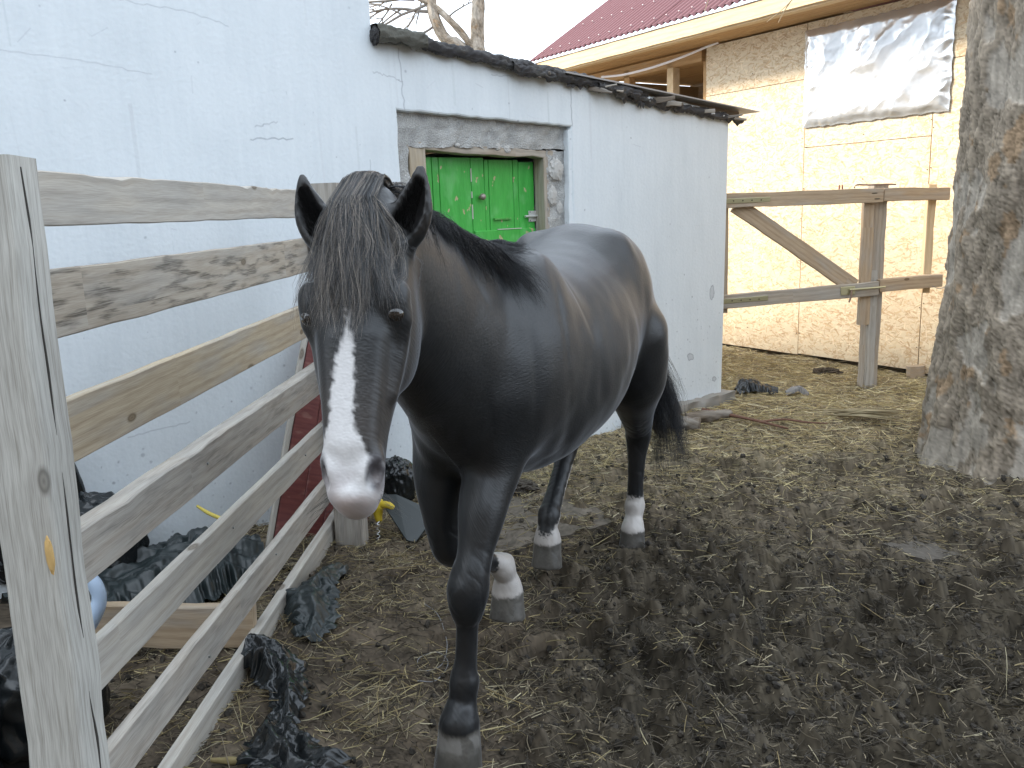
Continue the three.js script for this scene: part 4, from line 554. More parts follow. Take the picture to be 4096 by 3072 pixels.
  single('concrete_slab', (() => { const g = deform(new THREE.BoxGeometry(0.95, 0.07, 0.62, 60, 4, 40), (v) => { const n = fbm2(v.x * 5, v.z * 5, 3); if (v.y > 0) v.y += 0.012 * n; v.x += 0.05 * fbm2(v.z * 4, v.x * 2, 3); v.z += 0.05 * fbm2(v.x * 4, 9, 3); }); g.rotateY(0.55); g.translate(-0.03, -0.036, -4.25); return vcolor(g, (v) => { const k = 1 + 0.5 * fbm2(v.x * 7, v.z * 7, 4) + 0.4 * N2(v.x * 60, v.z * 60); return [0.115 * k, 0.096 * k, 0.076 * k]; }); })(), mat(0xffffff, 0.95, { vertexColors: true }), 'worn concrete slab sunk in the ground under the horse', 'slab');
  single('baling_twine', rope([V(-0.40, 0.02, -3.32), V(-0.34, 0.035, -3.22), V(-0.30, 0.02, -3.08), V(-0.28, 0.03, -2.95), V(-0.30, 0.02, -2.84), V(-0.36, 0.03, -2.80), V(-0.38, 0.03, -2.88), V(-0.32, 0.035, -2.94), V(-0.27, 0.03, -2.86), V(-0.31, 0.02, -2.76), V(-0.37, 0.025, -2.74)].map((p) => p.setY(groundH(p.x, p.z) + p.y * 0.4)), 0.0016, 5), mat([0.26, 0.26, 0.27], 0.8), 'tangled pale twine on the ground left of the front hoof', 'twine');
  single('litter_scrap', (() => { const g = deform(new THREE.BoxGeometry(0.02, 0.006, 0.014, 6, 2, 4), (v) => { v.y += 0.006 * fbm2(v.x * 80, v.z * 80, 2); }); g.translate(0.56, groundH(0.56, -3.33) + 0.012, -3.33); return g; })(), mat([0.55, 0.68, 0.75], 0.5), 'tiny pale blue plastic scrap in the muck', 'litter');
}

// ---------------------------------------------------------------- the horse: one continuous body, with hair and eyes as its parts
const horse = thing('horse', 'black horse with a white blaze and three white socks walking towards the camera', 'horse', [0.102, 0, -3.143], Math.atan2(-0.927, -0.376));
{
  const P = (f, u, l) => V(f, u, -l);                       // forward, up, left of the horse
  const wDir = (x, y, z) => V(-0.376 * x + 0.927 * z, y, -(0.927 * x + 0.376 * z)); // a world direction in the horse's frame
  const wPos = (x, y, z) => wDir(x - 0.102, y, z + 3.143);
  // head frame: a runs down the face, n out of it, r to the viewer's right
  const h0 = wPos(-0.330, 1.640, -1.925), hTip = wPos(-0.348, 0.985, -1.665), ha = hTip.clone().sub(h0).normalize();
  let hr = wDir(1, 0, 0.16).normalize(); const hn = hr.clone().cross(ha.clone().negate()).normalize(); hr = ha.clone().negate().cross(hn).normalize();
  const HD = (r, t, n) => h0.clone().addScaledVector(hr, r).addScaledVector(ha, t).addScaledVector(hn, n);
  const toHead = (p) => { const d = p.clone().sub(h0); return [d.dot(hr), d.dot(ha), d.dot(hn)]; };

  const prims = [], carves = [];
  const rc = (a, b, r1, r2, k = 0.03, list = prims) => { const ab = b.clone().sub(a), L2 = ab.lengthSq(); list.push({ k, f: (x, y, z) => { const px = x - a.x, py = y - a.y, pz = z - a.z; let t = (px * ab.x + py * ab.y + pz * ab.z) / L2; t = t < 0 ? 0 : t > 1 ? 1 : t; const qx = px - ab.x * t, qy = py - ab.y * t, qz = pz - ab.z * t; return Math.sqrt(qx * qx + qy * qy + qz * qz) - (r1 + (r2 - r1) * t); } }); };
  const el = (c, e1, e2, e3, r1, r2, r3, k = 0.03, list = prims) => { list.push({ k, f: (x, y, z) => { const px = x - c.x, py = y - c.y, pz = z - c.z; const a = (px * e1.x + py * e1.y + pz * e1.z) / r1, b = (px * e2.x + py * e2.y + pz * e2.z) / r2, d = (px * e3.x + py * e3.y + pz * e3.z) / r3, k0 = Math.sqrt(a * a + b * b + d * d), k1 = Math.sqrt(a * a / (r1 * r1) + b * b / (r2 * r2) + d * d / (r3 * r3)); return k1 < 1e-6 ? -Math.min(r1, r2, r3) : k0 * (k0 - 1) / k1; } }); };
  const X = V(1, 0, 0), Y = V(0, 1, 0), Z = V(0, 0, 1);
  const dirEl = (c, d, side, r1, r2, r3, k, list) => { const e1 = d.clone().normalize(), e3 = side.clone().addScaledVector(e1, -side.dot(e1)).normalize(), e2 = e3.clone().cross(e1); el(c, e1, e2, e3, r1, r2, r3, k, list); };
  // an ellipse swept along nodes {c, e1, r1, e2, r2}; k joins it to the rest
  const sweep = (nodes, sub, k, list = prims) => {
    const cv = new THREE.CatmullRomCurve3(nodes.map((n) => n.c), false, 'centripetal'), m = (nodes.length - 1) * sub, seq = [];
    const cr = (a, b, c, d, t) => 0.5 * (2 * b + (c - a) * t + (2 * a - 5 * b + 4 * c - d) * t * t + (3 * b - a - 3 * c + d) * t * t * t), g = (i) => nodes[clamp(i, 0, nodes.length - 1)];
    for (let i = 0; i <= m; i++) { const u = i / sub, q = Math.min(nodes.length - 2, Math.floor(u)), t = u - q, c = V(cr(g(q - 1).c.x, g(q).c.x, g(q + 1).c.x, g(q + 2).c.x, t), cr(g(q - 1).c.y, g(q).c.y, g(q + 1).c.y, g(q + 2).c.y, t), cr(g(q - 1).c.z, g(q).c.z, g(q + 1).c.z, g(q + 2).c.z, t)); seq.push({ c, r1: cr(g(q - 1).r1, g(q).r1, g(q + 1).r1, g(q + 2).r1, t), r2: cr(g(q - 1).r2, g(q).r2, g(q + 1).r2, g(q + 2).r2, t), e1: g(q).e1.clone().lerp(g(q + 1).e1, t).normalize(), e2: g(q).e2.clone().lerp(g(q + 1).e2, t).normalize() }); }
    const segs = []; for (let i = 0; i < m; i++) { const A = seq[i], B = seq[i + 1], ab = B.c.clone().sub(A.c); segs.push({ A, B, ab, L2: ab.lengthSq(), e3: A.e1.clone().cross(A.e2).normalize() }); }
    const ns = segs.length, cxs = Float64Array.from(seq, (q) => q.c.x), cys = Float64Array.from(seq, (q) => q.c.y), czs = Float64Array.from(seq, (q) => q.c.z);
    list.push({ k, f: (x, y, z) => {
      let bi = 0, bd = 1e9; for (let i = 0; i <= ns; i += 2) { const dx = x - cxs[i], dy = y - cys[i], dz = z - czs[i], d = dx * dx + dy * dy + dz * dz; if (d < bd) { bd = d; bi = i; } }
      let best = 1e9; const win = Math.ceil(sub * 1.3), hi = Math.min(ns - 1, bi + win);
      for (let q = Math.max(0, bi - win); q <= hi; q++) { const sg = segs[q], { A, B, ab, e3 } = sg; let px = x - A.c.x, py = y - A.c.y, pz = z - A.c.z, t = (px * ab.x + py * ab.y + pz * ab.z) / sg.L2; t = t < 0 ? 0 : t > 1 ? 1 : t; px -= ab.x * t; py -= ab.y * t; pz -= ab.z * t; const r1 = A.r1 + (B.r1 - A.r1) * t, r2 = A.r2 + (B.r2 - A.r2) * t, r3 = r1 < r2 ? r1 : r2; const a = (px * A.e1.x + py * A.e1.y + pz * A.e1.z) / r1, b = (px * A.e2.x + py * A.e2.y + pz * A.e2.z) / r2, c = (px * e3.x + py * e3.y + pz * e3.z) / r3, k0 = Math.sqrt(a * a + b * b + c * c), k1 = Math.sqrt(a * a / (r1 * r1) + b * b / (r2 * r2) + c * c / (r3 * r3)), d = k1 < 1e-6 ? -r3 : k0 * (k0 - 1) / k1; if (d < best) best = d; }
      return best; } });
  };
  const frustum = (a, b, r1, r2, k) => { const ax = b.clone().sub(a), L = ax.length(); ax.normalize(); const cs = L / Math.hypot(L, r2 - r1); prims.push({ k, f: (x, y, z) => { const px = x - a.x, py = y - a.y, pz = z - a.z, h = px * ax.x + py * ax.y + pz * ax.z, q = Math.sqrt(Math.max(0, px * px + py * py + pz * pz - h * h)); return Math.max((q - (r1 + (r2 - r1) * h / L)) * cs, h - L, -h); } }); };

  // trunk
  const T = (f, top, bot, w, l = 0) => ({ c: P(f, (top + bot) / 2, l), e1: Y, r1: (top - bot) / 2, e2: Z, r2: w });
  sweep([T(-0.80, 1.34, 1.02, 0.13), T(-0.68, 1.455, 0.93, 0.225), T(-0.50, 1.535, 0.86, 0.285), T(-0.28, 1.485, 0.765, 0.315), T(-0.05, 1.442, 0.70, 0.335), T(0.18, 1.435, 0.69, 0.305), T(0.38, 1.452, 0.73, 0.258), T(0.54, 1.435, 0.79, 0.20), T(0.66, 1.34, 0.84, 0.165)], 12, 0.05);
  // withers and spine
  rc(P(0.52, 1.405, 0), P(0.10, 1.37, 0), 0.045, 0.05, 0.08);
  // neck
  const Nk = (f, u, l, ang, hgt, wid) => ({ c: P(f, u, l), e1: P(-Math.sin(ang), Math.cos(ang), 0), r1: hgt, e2: Z, r2: wid });
  sweep([Nk(0.46, 1.12, 0, 0.35, 0.34, 0.20), Nk(0.64, 1.19, 0.005, 0.5, 0.315, 0.178), Nk(0.82, 1.285, 0.012, 0.6, 0.265, 0.148), Nk(0.99, 1.385, 0.028, 0.7, 0.215, 0.118), Nk(1.13, 1.475, 0.045, 0.8, 0.165, 0.095), Nk(1.235, 1.54, 0.058, 0.8, 0.12, 0.08)], 12, 0.06);
  // head
  const Hd = (t, hw, fr, bk, r = 0) => ({ c: HD(r, t, (fr + bk) / 2), e1: hn, r1: (fr - bk) / 2, e2: hr, r2: hw });
  sweep([Hd(-0.01, 0.066, -0.03, -0.15), Hd(0.06, 0.086, 0.005, -0.19), Hd(0.14, 0.103, 0.022, -0.215), Hd(0.235, 0.112, 0.026, -0.235, -0.006), Hd(0.32, 0.102, 0.022, -0.235, -0.008), Hd(0.41, 0.083, 0.014, -0.185, -0.006), Hd(0.50, 0.067, 0.008, -0.140, -0.003), Hd(0.575, 0.058, 0.006, -0.125), Hd(0.625, 0.057, 0.002, -0.12), Hd(0.650, 0.049, -0.010, -0.11)], 8, 0.03);
  for (const s of [-1, 1]) {
    dirEl(HD(s * 0.066, 0.275, -0.155), ha.clone().addScaledVector(hn, 0.35), hr, 0.135, 0.105, 0.036, 0.025);      // cheek
    dirEl(HD(s * 0.094 - 0.004, 0.222, -0.020), ha, hn, 0.050, 0.030, 0.030, 0.05);                                        // brow
    dirEl(HD(s * 0.098 - 0.004, 0.272, -0.045), ha, hn, 0.026, 0.024, 0.020, 0.03);                                        // lower lid
    rc(HD(s * 0.088, 0.31, -0.060), HD(s * 0.068, 0.43, -0.066), 0.017, 0.012, 0.03);                             // face crest
    rc(HD(s * 0.042, 0.32, -0.006), HD(s * 0.030, 0.54, -0.008), 0.022, 0.018, 0.045);                                 // nasal bones
    dirEl(HD(s * 0.040, 0.598, -0.024), ha.clone().addScaledVector(hr, -s * 0.25), hn, 0.048, 0.028, 0.034, 0.02); // nostril wings
    dirEl(HD(s * 0.057, 0.606, -0.004), ha.clone().addScaledVector(hr, -s * 0.40).addScaledVector(hn, -0.25), hr, 0.033, 0.018, 0.013, 0.008, carves);
    rc(HD(s * 0.070 - 0.004, 0.246, -0.016), HD(s * 0.104 - 0.004, 0.243, -0.046), 0.009, 0.009, 0.012); rc(HD(s * 0.074 - 0.004, 0.284, -0.024), HD(s * 0.104 - 0.004, 0.280, -0.052), 0.007, 0.007, 0.012); rc(HD(s * 0.082 - 0.004, 0.263, -0.016), HD(s * 0.096 - 0.004, 0.263, -0.028), 0.010, 0.010, 0.008, carves);
    rc(HD(s * 0.088, 0.13, -0.02), HD(s * 0.088, 0.17, -0.025), 0.012, 0.012, 0.05, carves);                        // hollow above the eye
    // ear: a curved cup opening forward
    const E = (r, t, n, w, d) => ({ c: HD(s * r, t, n), e1: hr.clone().addScaledVector(ha, s * 0.55).normalize(), r1: w, e2: hn.clone().addScaledVector(hr, s * 0.25).normalize(), r2: d });
    sweep([E(0.078, 0.088, -0.078, 0.034, 0.030), E(0.100, 0.052, -0.066, 0.045, 0.030), E(0.121, 0.012, -0.054, 0.042, 0.026), E(0.133, -0.026, -0.046, 0.029, 0.019), E(0.139, -0.070, -0.040, 0.011, 0.010)], 6, 0.022);
    sweep([E(0.088, 0.072, -0.040, 0.024, 0.016), E(0.107, 0.036, -0.034, 0.034, 0.020), E(0.123, -0.004, -0.032, 0.028, 0.017), E(0.132, -0.036, -0.034, 0.015, 0.011)], 6, 0.008, carves);
  }
  dirEl(HD(0, 0.650, -0.032), hr, hn, 0.048, 0.028, 0.040, 0.02);           // upper lip
  dirEl(HD(0, 0.638, -0.096), hr, hn, 0.038, 0.032, 0.032, 0.02);           // chin
  rc(HD(-0.06, 0.660, -0.068), HD(0.06, 0.660, -0.068), 0.005, 0.005, 0.008, carves); // mouth line
  // shoulders and chest
  for (const s of [-1, 1]) {
    dirEl(P(0.46, 1.17, s * 0.140), P(0.42, -0.9, 0), Z, 0.30, 0.19, 0.100, 0.11);
    dirEl(P(0.43, 1.02, s * 0.155), P(-0.3, -0.7, 0), Z, 0.22, 0.125, 0.078, 0.03);
    dirEl(P(0.655, 0.975, s * 0.075), P(0.15, -1, 0), Z, 0.17, 0.11, 0.09, 0.035);
    dirEl(P(-0.52, 1.19, s * 0.155), P(-0.5, -0.7, 0), Z, 0.33, 0.26, 0.155, 0.06);    // haunch
    rc(P(-0.42, 1.43, s * 0.17), P(-0.6, 1.38, s * 0.13), 0.05, 0.05, 0.06);           // hip point
  }
  const leg = (pts, k = 0.035) => sweep(pts.map(([c, q]) => [c, q * 1.1]).map(([c, r]) => ({ c, e1: X, r1: r, e2: Z, r2: r * 0.97 })), 12, k);
  // front left, planted and carrying
  leg([[P(0.54, 0.99, 0.085), 0.115], [P(0.635, 0.845, 0.078), 0.086], [P(0.735, 0.725, 0.078), 0.069], [P(0.80, 0.62, 0.080), 0.051], [P(0.835, 0.555, 0.074), 0.055], [P(0.848, 0.505, 0.070), 0.057], [P(0.852, 0.455, 0.067), 0.045], [P(0.852, 0.41, 0.065), 0.031], [P(0.860, 0.31, 0.060), 0.030], [P(0.868, 0.255, 0.056), 0.037], [P(0.872, 0.232, 0.055), 0.042], [P(0.882, 0.185, 0.053), 0.039], [P(0.898, 0.15, 0.052), 0.047], [P(0.908, 0.120, 0.051), 0.056]]);
  rc(P(0.824, 0.43, 0.066), P(0.836, 0.27, 0.058), 0.020, 0.021, 0.015); rc(P(0.838, 0.225, 0.055), P(0.850, 0.18, 0.053), 0.027, 0.022, 0.02); rc(P(0.87, 0.53, 0.066), P(0.868, 0.50, 0.066), 0.036, 0.034, 0.02);
  frustum(P(0.908, 0.112, 0.051), P(0.930, -0.02, 0.049), 0.060, 0.073, 0.008);
  // front right, folded and swinging
  leg([[P(0.52, 0.97, -0.105), 0.115], [P(0.62, 0.83, -0.110), 0.086], [P(0.645, 0.69, -0.105), 0.063], [P(0.635, 0.585, -0.100), 0.054], [P(0.615, 0.535, -0.096), 0.054], [P(0.575, 0.505, -0.090), 0.043], [P(0.49, 0.455, -0.080), 0.031], [P(0.375, 0.395, -0.060), 0.030], [P(0.315, 0.355, -0.050), 0.043], [P(0.287, 0.305, -0.046), 0.038], [P(0.280, 0.27, -0.044), 0.047], [P(0.278, 0.24, -0.044), 0.054]]);
  rc(P(0.275, 0.36, -0.046), P(0.262, 0.33, -0.044), 0.026, 0.022, 0.02); frustum(P(0.278, 0.238, -0.044), P(0.296, 0.145, -0.042), 0.056, 0.067, 0.008);
  // hind left, planted
  leg([[P(-0.58, 1.06, 0.19), 0.165], [P(-0.64, 0.88, 0.20), 0.135], [P(-0.76, 0.72, 0.18), 0.088], [P(-0.895, 0.585, 0.160), 0.062], [P(-0.925, 0.52, 0.152), 0.056], [P(-0.918, 0.43, 0.147), 0.042], [P(-0.908, 0.30, 0.143), 0.036], [P(-0.905, 0.215, 0.141), 0.039], [P(-0.900, 0.180, 0.140), 0.046], [P(-0.882, 0.135, 0.140), 0.039], [P(-0.865, 0.10, 0.140), 0.047], [P(-0.856, 0.078, 0.140), 0.053]]);
  rc(P(-0.975, 0.585, 0.158), P(-0.945, 0.44, 0.148), 0.026, 0.024, 0.03); rc(P(-0.938, 0.42, 0.147), P(-0.930, 0.22, 0.141), 0.020, 0.022, 0.015); rc(P(-0.94, 0.17, 0.14), P(-0.93, 0.14, 0.14), 0.024, 0.02, 0.02);
  frustum(P(-0.855, 0.072, 0.14), P(-0.835, -0.03, 0.14), 0.054, 0.066, 0.010);
  // hind right, swinging forward
  leg([[P(-0.50, 1.06, -0.19), 0.165], [P(-0.44, 0.86, -0.20), 0.13], [P(-0.58, 0.72, -0.165), 0.088], [P(-0.70, 0.615, -0.135), 0.064], [P(-0.715, 0.555, -0.128), 0.057], [P(-0.645, 0.475, -0.124), 0.042], [P(-0.53, 0.385, -0.121), 0.038], [P(-0.425, 0.310, -0.119), 0.042], [P(-0.395, 0.285, -0.118), 0.047], [P(-0.370, 0.24, -0.118), 0.040], [P(-0.366, 0.21, -0.118), 0.048], [P(-0.366, 0.18, -0.118), 0.056]]);
  rc(P(-0.775, 0.60, -0.13), P(-0.70, 0.49, -0.126), 0.028, 0.026, 0.03); rc(P(-0.68, 0.46, -0.125), P(-0.46, 0.285, -0.119), 0.021, 0.023, 0.015);
  rc(P(-0.435, 0.27, -0.118), P(-0.43, 0.24, -0.118), 0.026, 0.022, 0.02); frustum(P(-0.366, 0.178, -0.118), P(-0.345, 0.065, -0.118), 0.058, 0.068, 0.008);
  // dock
  rc(P(-0.80, 1.33, 0), P(-0.90, 1.22, 0.01), 0.055, 0.036, 0.03); rc(P(-0.90, 1.22, 0.01), P(-0.945, 1.02, 0.02), 0.036, 0.022, 0.02);

  const smin = (a, b, k) => { const h = k - Math.abs(a - b); return h > 0 ? Math.min(a, b) - h * h / (4 * k) : Math.min(a, b); };
  const sdf = (x, y, z, ps = prims, cs = carves) => { let d = 1e3; for (const p of ps) d = smin(d, p.f(x, y, z), p.k); for (const c of cs) d = -smin(-d, c.f(x, y, z), c.k); return d; };
  // sampled on a grid, block by block, then meshed (surface nets)
  const S = 0.0068, x0 = -1.12, y0 = -0.06, z0 = -0.44, nx = Math.ceil(2.86 / S), ny = Math.ceil(1.86 / S), nz = Math.ceil(0.92 / S), G = new Float32Array(nx * ny * nz), B = 8, R = B * S * 0.87;
  for (let bx = 0; bx < nx; bx += B) for (let by = 0; by < ny; by += B) for (let bz = 0; bz < nz; bz += B) {
    const cx = x0 + (bx + B / 2) * S, cy = y0 + (by + B / 2) * S, cz = z0 + (bz + B / 2) * S, ds = prims.map((p) => p.f(cx, cy, cz)), dm = Math.min(...ds), far = Math.abs(dm) > R * 1.5 + 0.07;
    const ps = far ? null : prims.filter((p, i) => ds[i] < dm + R * 2.6 + 0.07), cs = far ? null : carves.filter((c) => c.f(cx, cy, cz) < R * 1.6 + 0.06);
    for (let i = bx; i < Math.min(nx, bx + B); i++) for (let j = by; j < Math.min(ny, by + B); j++) for (let k = bz; k < Math.min(nz, bz + B); k++) G[(i * ny + j) * nz + k] = far ? dm : sdf(x0 + i * S, y0 + j * S, z0 + k * S, ps, cs);
  }
  const vid = new Int32Array(nx * ny * nz).fill(-1), pos = [], idx = [], at = (i, j, k) => (i * ny + j) * nz + k;
  for (let i = 0; i < nx - 1; i++) for (let j = 0; j < ny - 1; j++) for (let k = 0; k < nz - 1; k++) {
    const c = at(i, j, k), g = [G[c], G[c + 1], G[c + nz], G[c + nz + 1], G[c + ny * nz], G[c + ny * nz + 1], G[c + ny * nz + nz], G[c + ny * nz + nz + 1]];
    let m = 0; for (let q = 0; q < 8; q++) if (g[q] < 0) m++; if (m === 0 || m === 8) continue;
    let sx = 0, sy = 0, sz = 0, n = 0; for (const [a, b] of [[0, 1], [2, 3], [4, 5], [6, 7], [0, 2], [1, 3], [4, 6], [5, 7], [0, 4], [1, 5], [2, 6], [3, 7]]) if ((g[a] < 0) !== (g[b] < 0)) { const t = g[a] / (g[a] - g[b]); const pa = [a >> 2, (a >> 1) & 1, a & 1], pb = [b >> 2, (b >> 1) & 1, b & 1]; sx += lerp(pa[0], pb[0], t); sy += lerp(pa[1], pb[1], t); sz += lerp(pa[2], pb[2], t); n++; }
    vid[c] = pos.length / 3; pos.push(x0 + (i + sx / n) * S, y0 + (j + sy / n) * S, z0 + (k + sz / n) * S);
  }
  for (let i = 1; i < nx - 1; i++) for (let j = 1; j < ny - 1; j++) for (let k = 1; k < nz - 1; k++) {
    const c = at(i, j, k), s0 = G[c] < 0; const quad = (a, b, d, e, flip) => { if (a < 0 || b < 0 || d < 0 || e < 0) return; flip ? idx.push(a, b, d, a, d, e) : idx.push(a, d, b, a, e, d); };
    if (s0 !== G[c + ny * nz] < 0) quad(vid[at(i, j - 1, k - 1)], vid[at(i, j, k - 1)], vid[c], vid[at(i, j - 1, k)], s0);
    if (s0 !== G[c + nz] < 0) quad(vid[at(i - 1, j, k - 1)], vid[at(i - 1, j, k)], vid[c], vid[at(i, j, k - 1)], s0);
    if (s0 !== G[c + 1] < 0) quad(vid[at(i - 1, j - 1, k)], vid[at(i, j - 1, k)], vid[c], vid[at(i - 1, j, k)], s0);
  }
  { // relax the mesh a little, without shrinking it
    const nv = pos.length / 3, acc = new Float32Array(nv * 3), cnt = new Float32Array(nv);
    for (let it = 0; it < 8; it++) { const w = it % 2 ? -0.52 : 0.5; acc.fill(0); cnt.fill(0); for (let q = 0; q < idx.length; q += 3) for (let e = 0; e < 3; e++) { const a = idx[q + e], b = idx[q + (e + 1) % 3]; for (let d = 0; d < 3; d++) { acc[a * 3 + d] += pos[b * 3 + d]; acc[b * 3 + d] += pos[a * 3 + d]; } cnt[a]++; cnt[b]++; } for (let v = 0; v < nv; v++) if (cnt[v]) for (let d = 0; d < 3; d++) pos[v * 3 + d] += w * (acc[v * 3 + d] / cnt[v] - pos[v * 3 + d]); }
  }
  const geo = new THREE.BufferGeometry(); geo.setAttribute('position', new THREE.Float32BufferAttribute(pos, 3)); geo.setIndex(idx); geo.computeVertexNormals();
  { // muscle bellies, the grooves between them, ribs and skin folds
    const n = geo.attributes.normal, q = geo.attributes.position;
    for (let i = 0; i < q.count; i++) {
      const x = q.getX(i), y = q.getY(i), z = q.getZ(i), l = Math.abs(z), torso = sstep(0.62, 0.80, y) * sstep(1.06, 0.86, x), low = 1 - sstep(0.60, 0.70, y);
      const w = N3(x * 3.2 + 2, y * 1.9, z * 3.2), front = sstep(0.10, 0.34, x), hind = sstep(-0.34, -0.5, x);
      let d = torso * (0.007 * fbm3(x * 4, y * 3, z * 4, 2) - 0.0022 * (front + 0.5 * hind) * Math.exp(-((w / 0.2) ** 2)));
      d += low * (0.0012 * fbm3(x * 22, y * 14, z * 22, 2) - 0.0014 * Math.exp(-((N3(x * 13, y * 6, z * 13) / 0.18) ** 2)));
      q.setXYZ(i, x + n.getX(i) * d, y + n.getY(i) * d, z + n.getZ(i) * d);
    }
    geo.computeVertexNormals();
  }
  // coat colours: near black, white blaze, pale muzzle, socks, dirty hooves
  const white = [0.56, 0.55, 0.55], uvs = [];
  vcolor(geo, (p) => {
    const f = p.x, u = p.y, l = -p.z, n1 = fbm3(p.x * 9, p.y * 9, p.z * 9, 3), n2 = N3(p.x * 60, p.y * 60, p.z * 60), n3 = N3(p.x * 28, p.y * 90, p.z * 90);
    uvs.push(p.x * 0.8 + p.y * 0.3, Math.atan2(p.z, p.y - 1.05) * 0.35 + p.y * 0.4);
    const v = 1 + 0.25 * n1 + 0.12 * n2; const br = sstep(-0.1, 0.5, fbm3(p.x * 2.2 + 5, p.y * 2.2, p.z * 2.2, 3)); let c = [(0.0090 + 0.002 * br) * v, (0.0100 + 0.001 * br) * v, (0.0115) * v];
    const [r, t, n] = toHead(p); if (f > 1.0 && t > 0.10 && n > -0.17) { uvs[uvs.length - 2] = r + n * 0.4; uvs[uvs.length - 1] = t + n * 0.3; }
    const mix = (to, w) => { w = clamp(w); c = c.map((x, i) => lerp(x, to[i], w)); };
    if (t > -0.12 && t < 0.76 && Math.abs(r) < 0.2 && n > -0.3 && f > 0.95) {
      mix([0.042, 0.035, 0.031], sstep(0.30, 0.5, t) * 0.8 * (0.7 + 0.5 * n1)); // browner lower face
      const edge = 0.006 * n2 + 0.008 * n1;
      const w = -0.002 + 0.82 * lerp(0, 0.010, sstep(0.225, 0.27, t)) + 0.012 * sstep(0.29, 0.38, t) + 0.008 * sstep(0.38, 0.47, t) + 0.018 * sstep(0.48, 0.55, t) + 0.045 * sstep(0.555, 0.60, t), r0 = 0.002 + 0.003 * Math.sin(t * 11) - 0.012 * sstep(0.3, 0.5, t);
      const bl = sstep(0.005, -0.005, Math.abs(r - r0) + edge - w) * sstep(-0.095, -0.07, n + 0.4 * edge) * sstep(0.222, 0.245, t + edge * 3);
      mix(white.map((x) => x * (1 + 0.06 * n2)), bl);
      if (t > 0.56) { const nos = Math.hypot((Math.abs(r) - 0.057) / 0.014, (t - 0.607) / 0.033); mix([0.055, 0.05, 0.055], sstep(1.5, 0.7, nos + 0.4 * n1) * (n > -0.08 ? 1 : 0.4)); mix([0.40, 0.28, 0.25], 0.6 * sstep(0.628, 0.668, t + 0.03 * n1) * sstep(0.12, 0.0, Math.abs(r))); mix([0.36, 0.33, 0.33], 0.6 * sstep(0.57, 0.62, t + 0.02 * n2) * sstep(-0.2, 0.3, n1)); mix([0.30, 0.26, 0.25], 0.6 * sstep(-0.06, -0.10, n) * sstep(0.58, 0.62, t)); }
      const ear = t < 0.075 && Math.abs(r) > 0.07; if (ear) mix([0.007, 0.006, 0.006], 0.95);
    }
    const j = 0.012 * n1 + 0.010 * n3, sock = [0.44, 0.41, 0.385].map((x) => x * (1 + 0.14 * n1)), horn = [0.085, 0.079, 0.07].map((x) => x * (1 + 0.5 * n1 + 0.2 * n3)), mud = [0.06, 0.052, 0.042];
    if (u < 0.45) {
      if (f < -0.72 && l > 0) { mix(sock, sstep(0.008, -0.004, u - 0.236 + j * 1.5)); mix(horn, sstep(0.006, -0.004, u - 0.078 + j * 0.5)); mix(mud, 0.55 * sstep(0.05, 0.0, u + j)); }
      else if (f < -0.2 && l < 0) { const e = u - 0.312 + 0.75 * (f + 0.44) ; mix(sock, sstep(0.008, -0.004, e + j)); mix(horn, sstep(0.006, -0.004, u - 0.178 + j * 0.5)); }
      else if (f > 0.15 && f < 0.72 && l < 0.03) { mix(sock, sstep(0.008, -0.004, f - 0.375 + j)); mix(horn, sstep(0.006, -0.004, u - 0.243 + j * 0.5)); }
      else if (f > 0.7 && u < 0.125) { mix(horn, sstep(0.006, -0.004, u - 0.113 + j * 0.5)); mix([0.16, 0.152, 0.14], sstep(0.05, 0.2, N3(p.x * 20, p.y * 9 + 3, p.z * 20) + 0.1) * sstep(0.04, 0.075, u) * sstep(0.115, 0.10, u)); mix([0.055, 0.052, 0.045], 0.8 * sstep(0.075, 0.03, u + j)); }
    }
    return c;
  });
  geo.setAttribute('uv', new THREE.Float32BufferAttribute(uvs, 2));
  const coatBump = texPair(512, 512, (u, v) => [0, 0, 0, 0.5 + 0.35 * fbm2(u * 90, v * 220, 3) + 0.15 * fbm2(u * 25, v * 50, 2)], [1, 1]).bumpMap; coatBump.repeat.set(0.8, 0.8);
  const coat = mat(0xffffff, 0.43, { vertexColors: true, bumpMap: coatBump, bumpScale: 0.0014, sheen: 1, sheenRoughness: 0.55, specularIntensity: 1 }); coat.sheenColor.setRGB(0.52, 0.55, 0.60);
  part('body', geo, coat, horse);

  const surf = (r, t, lift) => { let n = 0.10; for (let i = 0; i < 40; i++) { const p = HD(r, t, n), d = sdf(p.x, p.y, p.z); if (d < lift || n < -0.10) break; n -= Math.max(0.002, (d - lift) * 0.8); } return Math.max(-0.10, n); };
  // eyes
  for (const s of [-1, 1]) { const e = new THREE.SphereGeometry(0.0215, 24, 16); const c = HD(s * 0.094 - 0.004, 0.264, surf(s * 0.094 - 0.004, 0.264, 0) - 0.0195); e.translate(c.x, c.y, c.z); part('eye', e, mat([0.012, 0.008, 0.006], 0.08, { clearcoat: 1, clearcoatRoughness: 0.05 }), horse); }

  // hair: strands that fall, pushed out of the body where they would enter it
  const grad = (p) => { const e = 0.004, d = sdf(p.x, p.y, p.z); return [d, V(sdf(p.x + e, p.y, p.z) - d, sdf(p.x, p.y + e, p.z) - d, sdf(p.x, p.y, p.z + e) - d).normalize()]; };
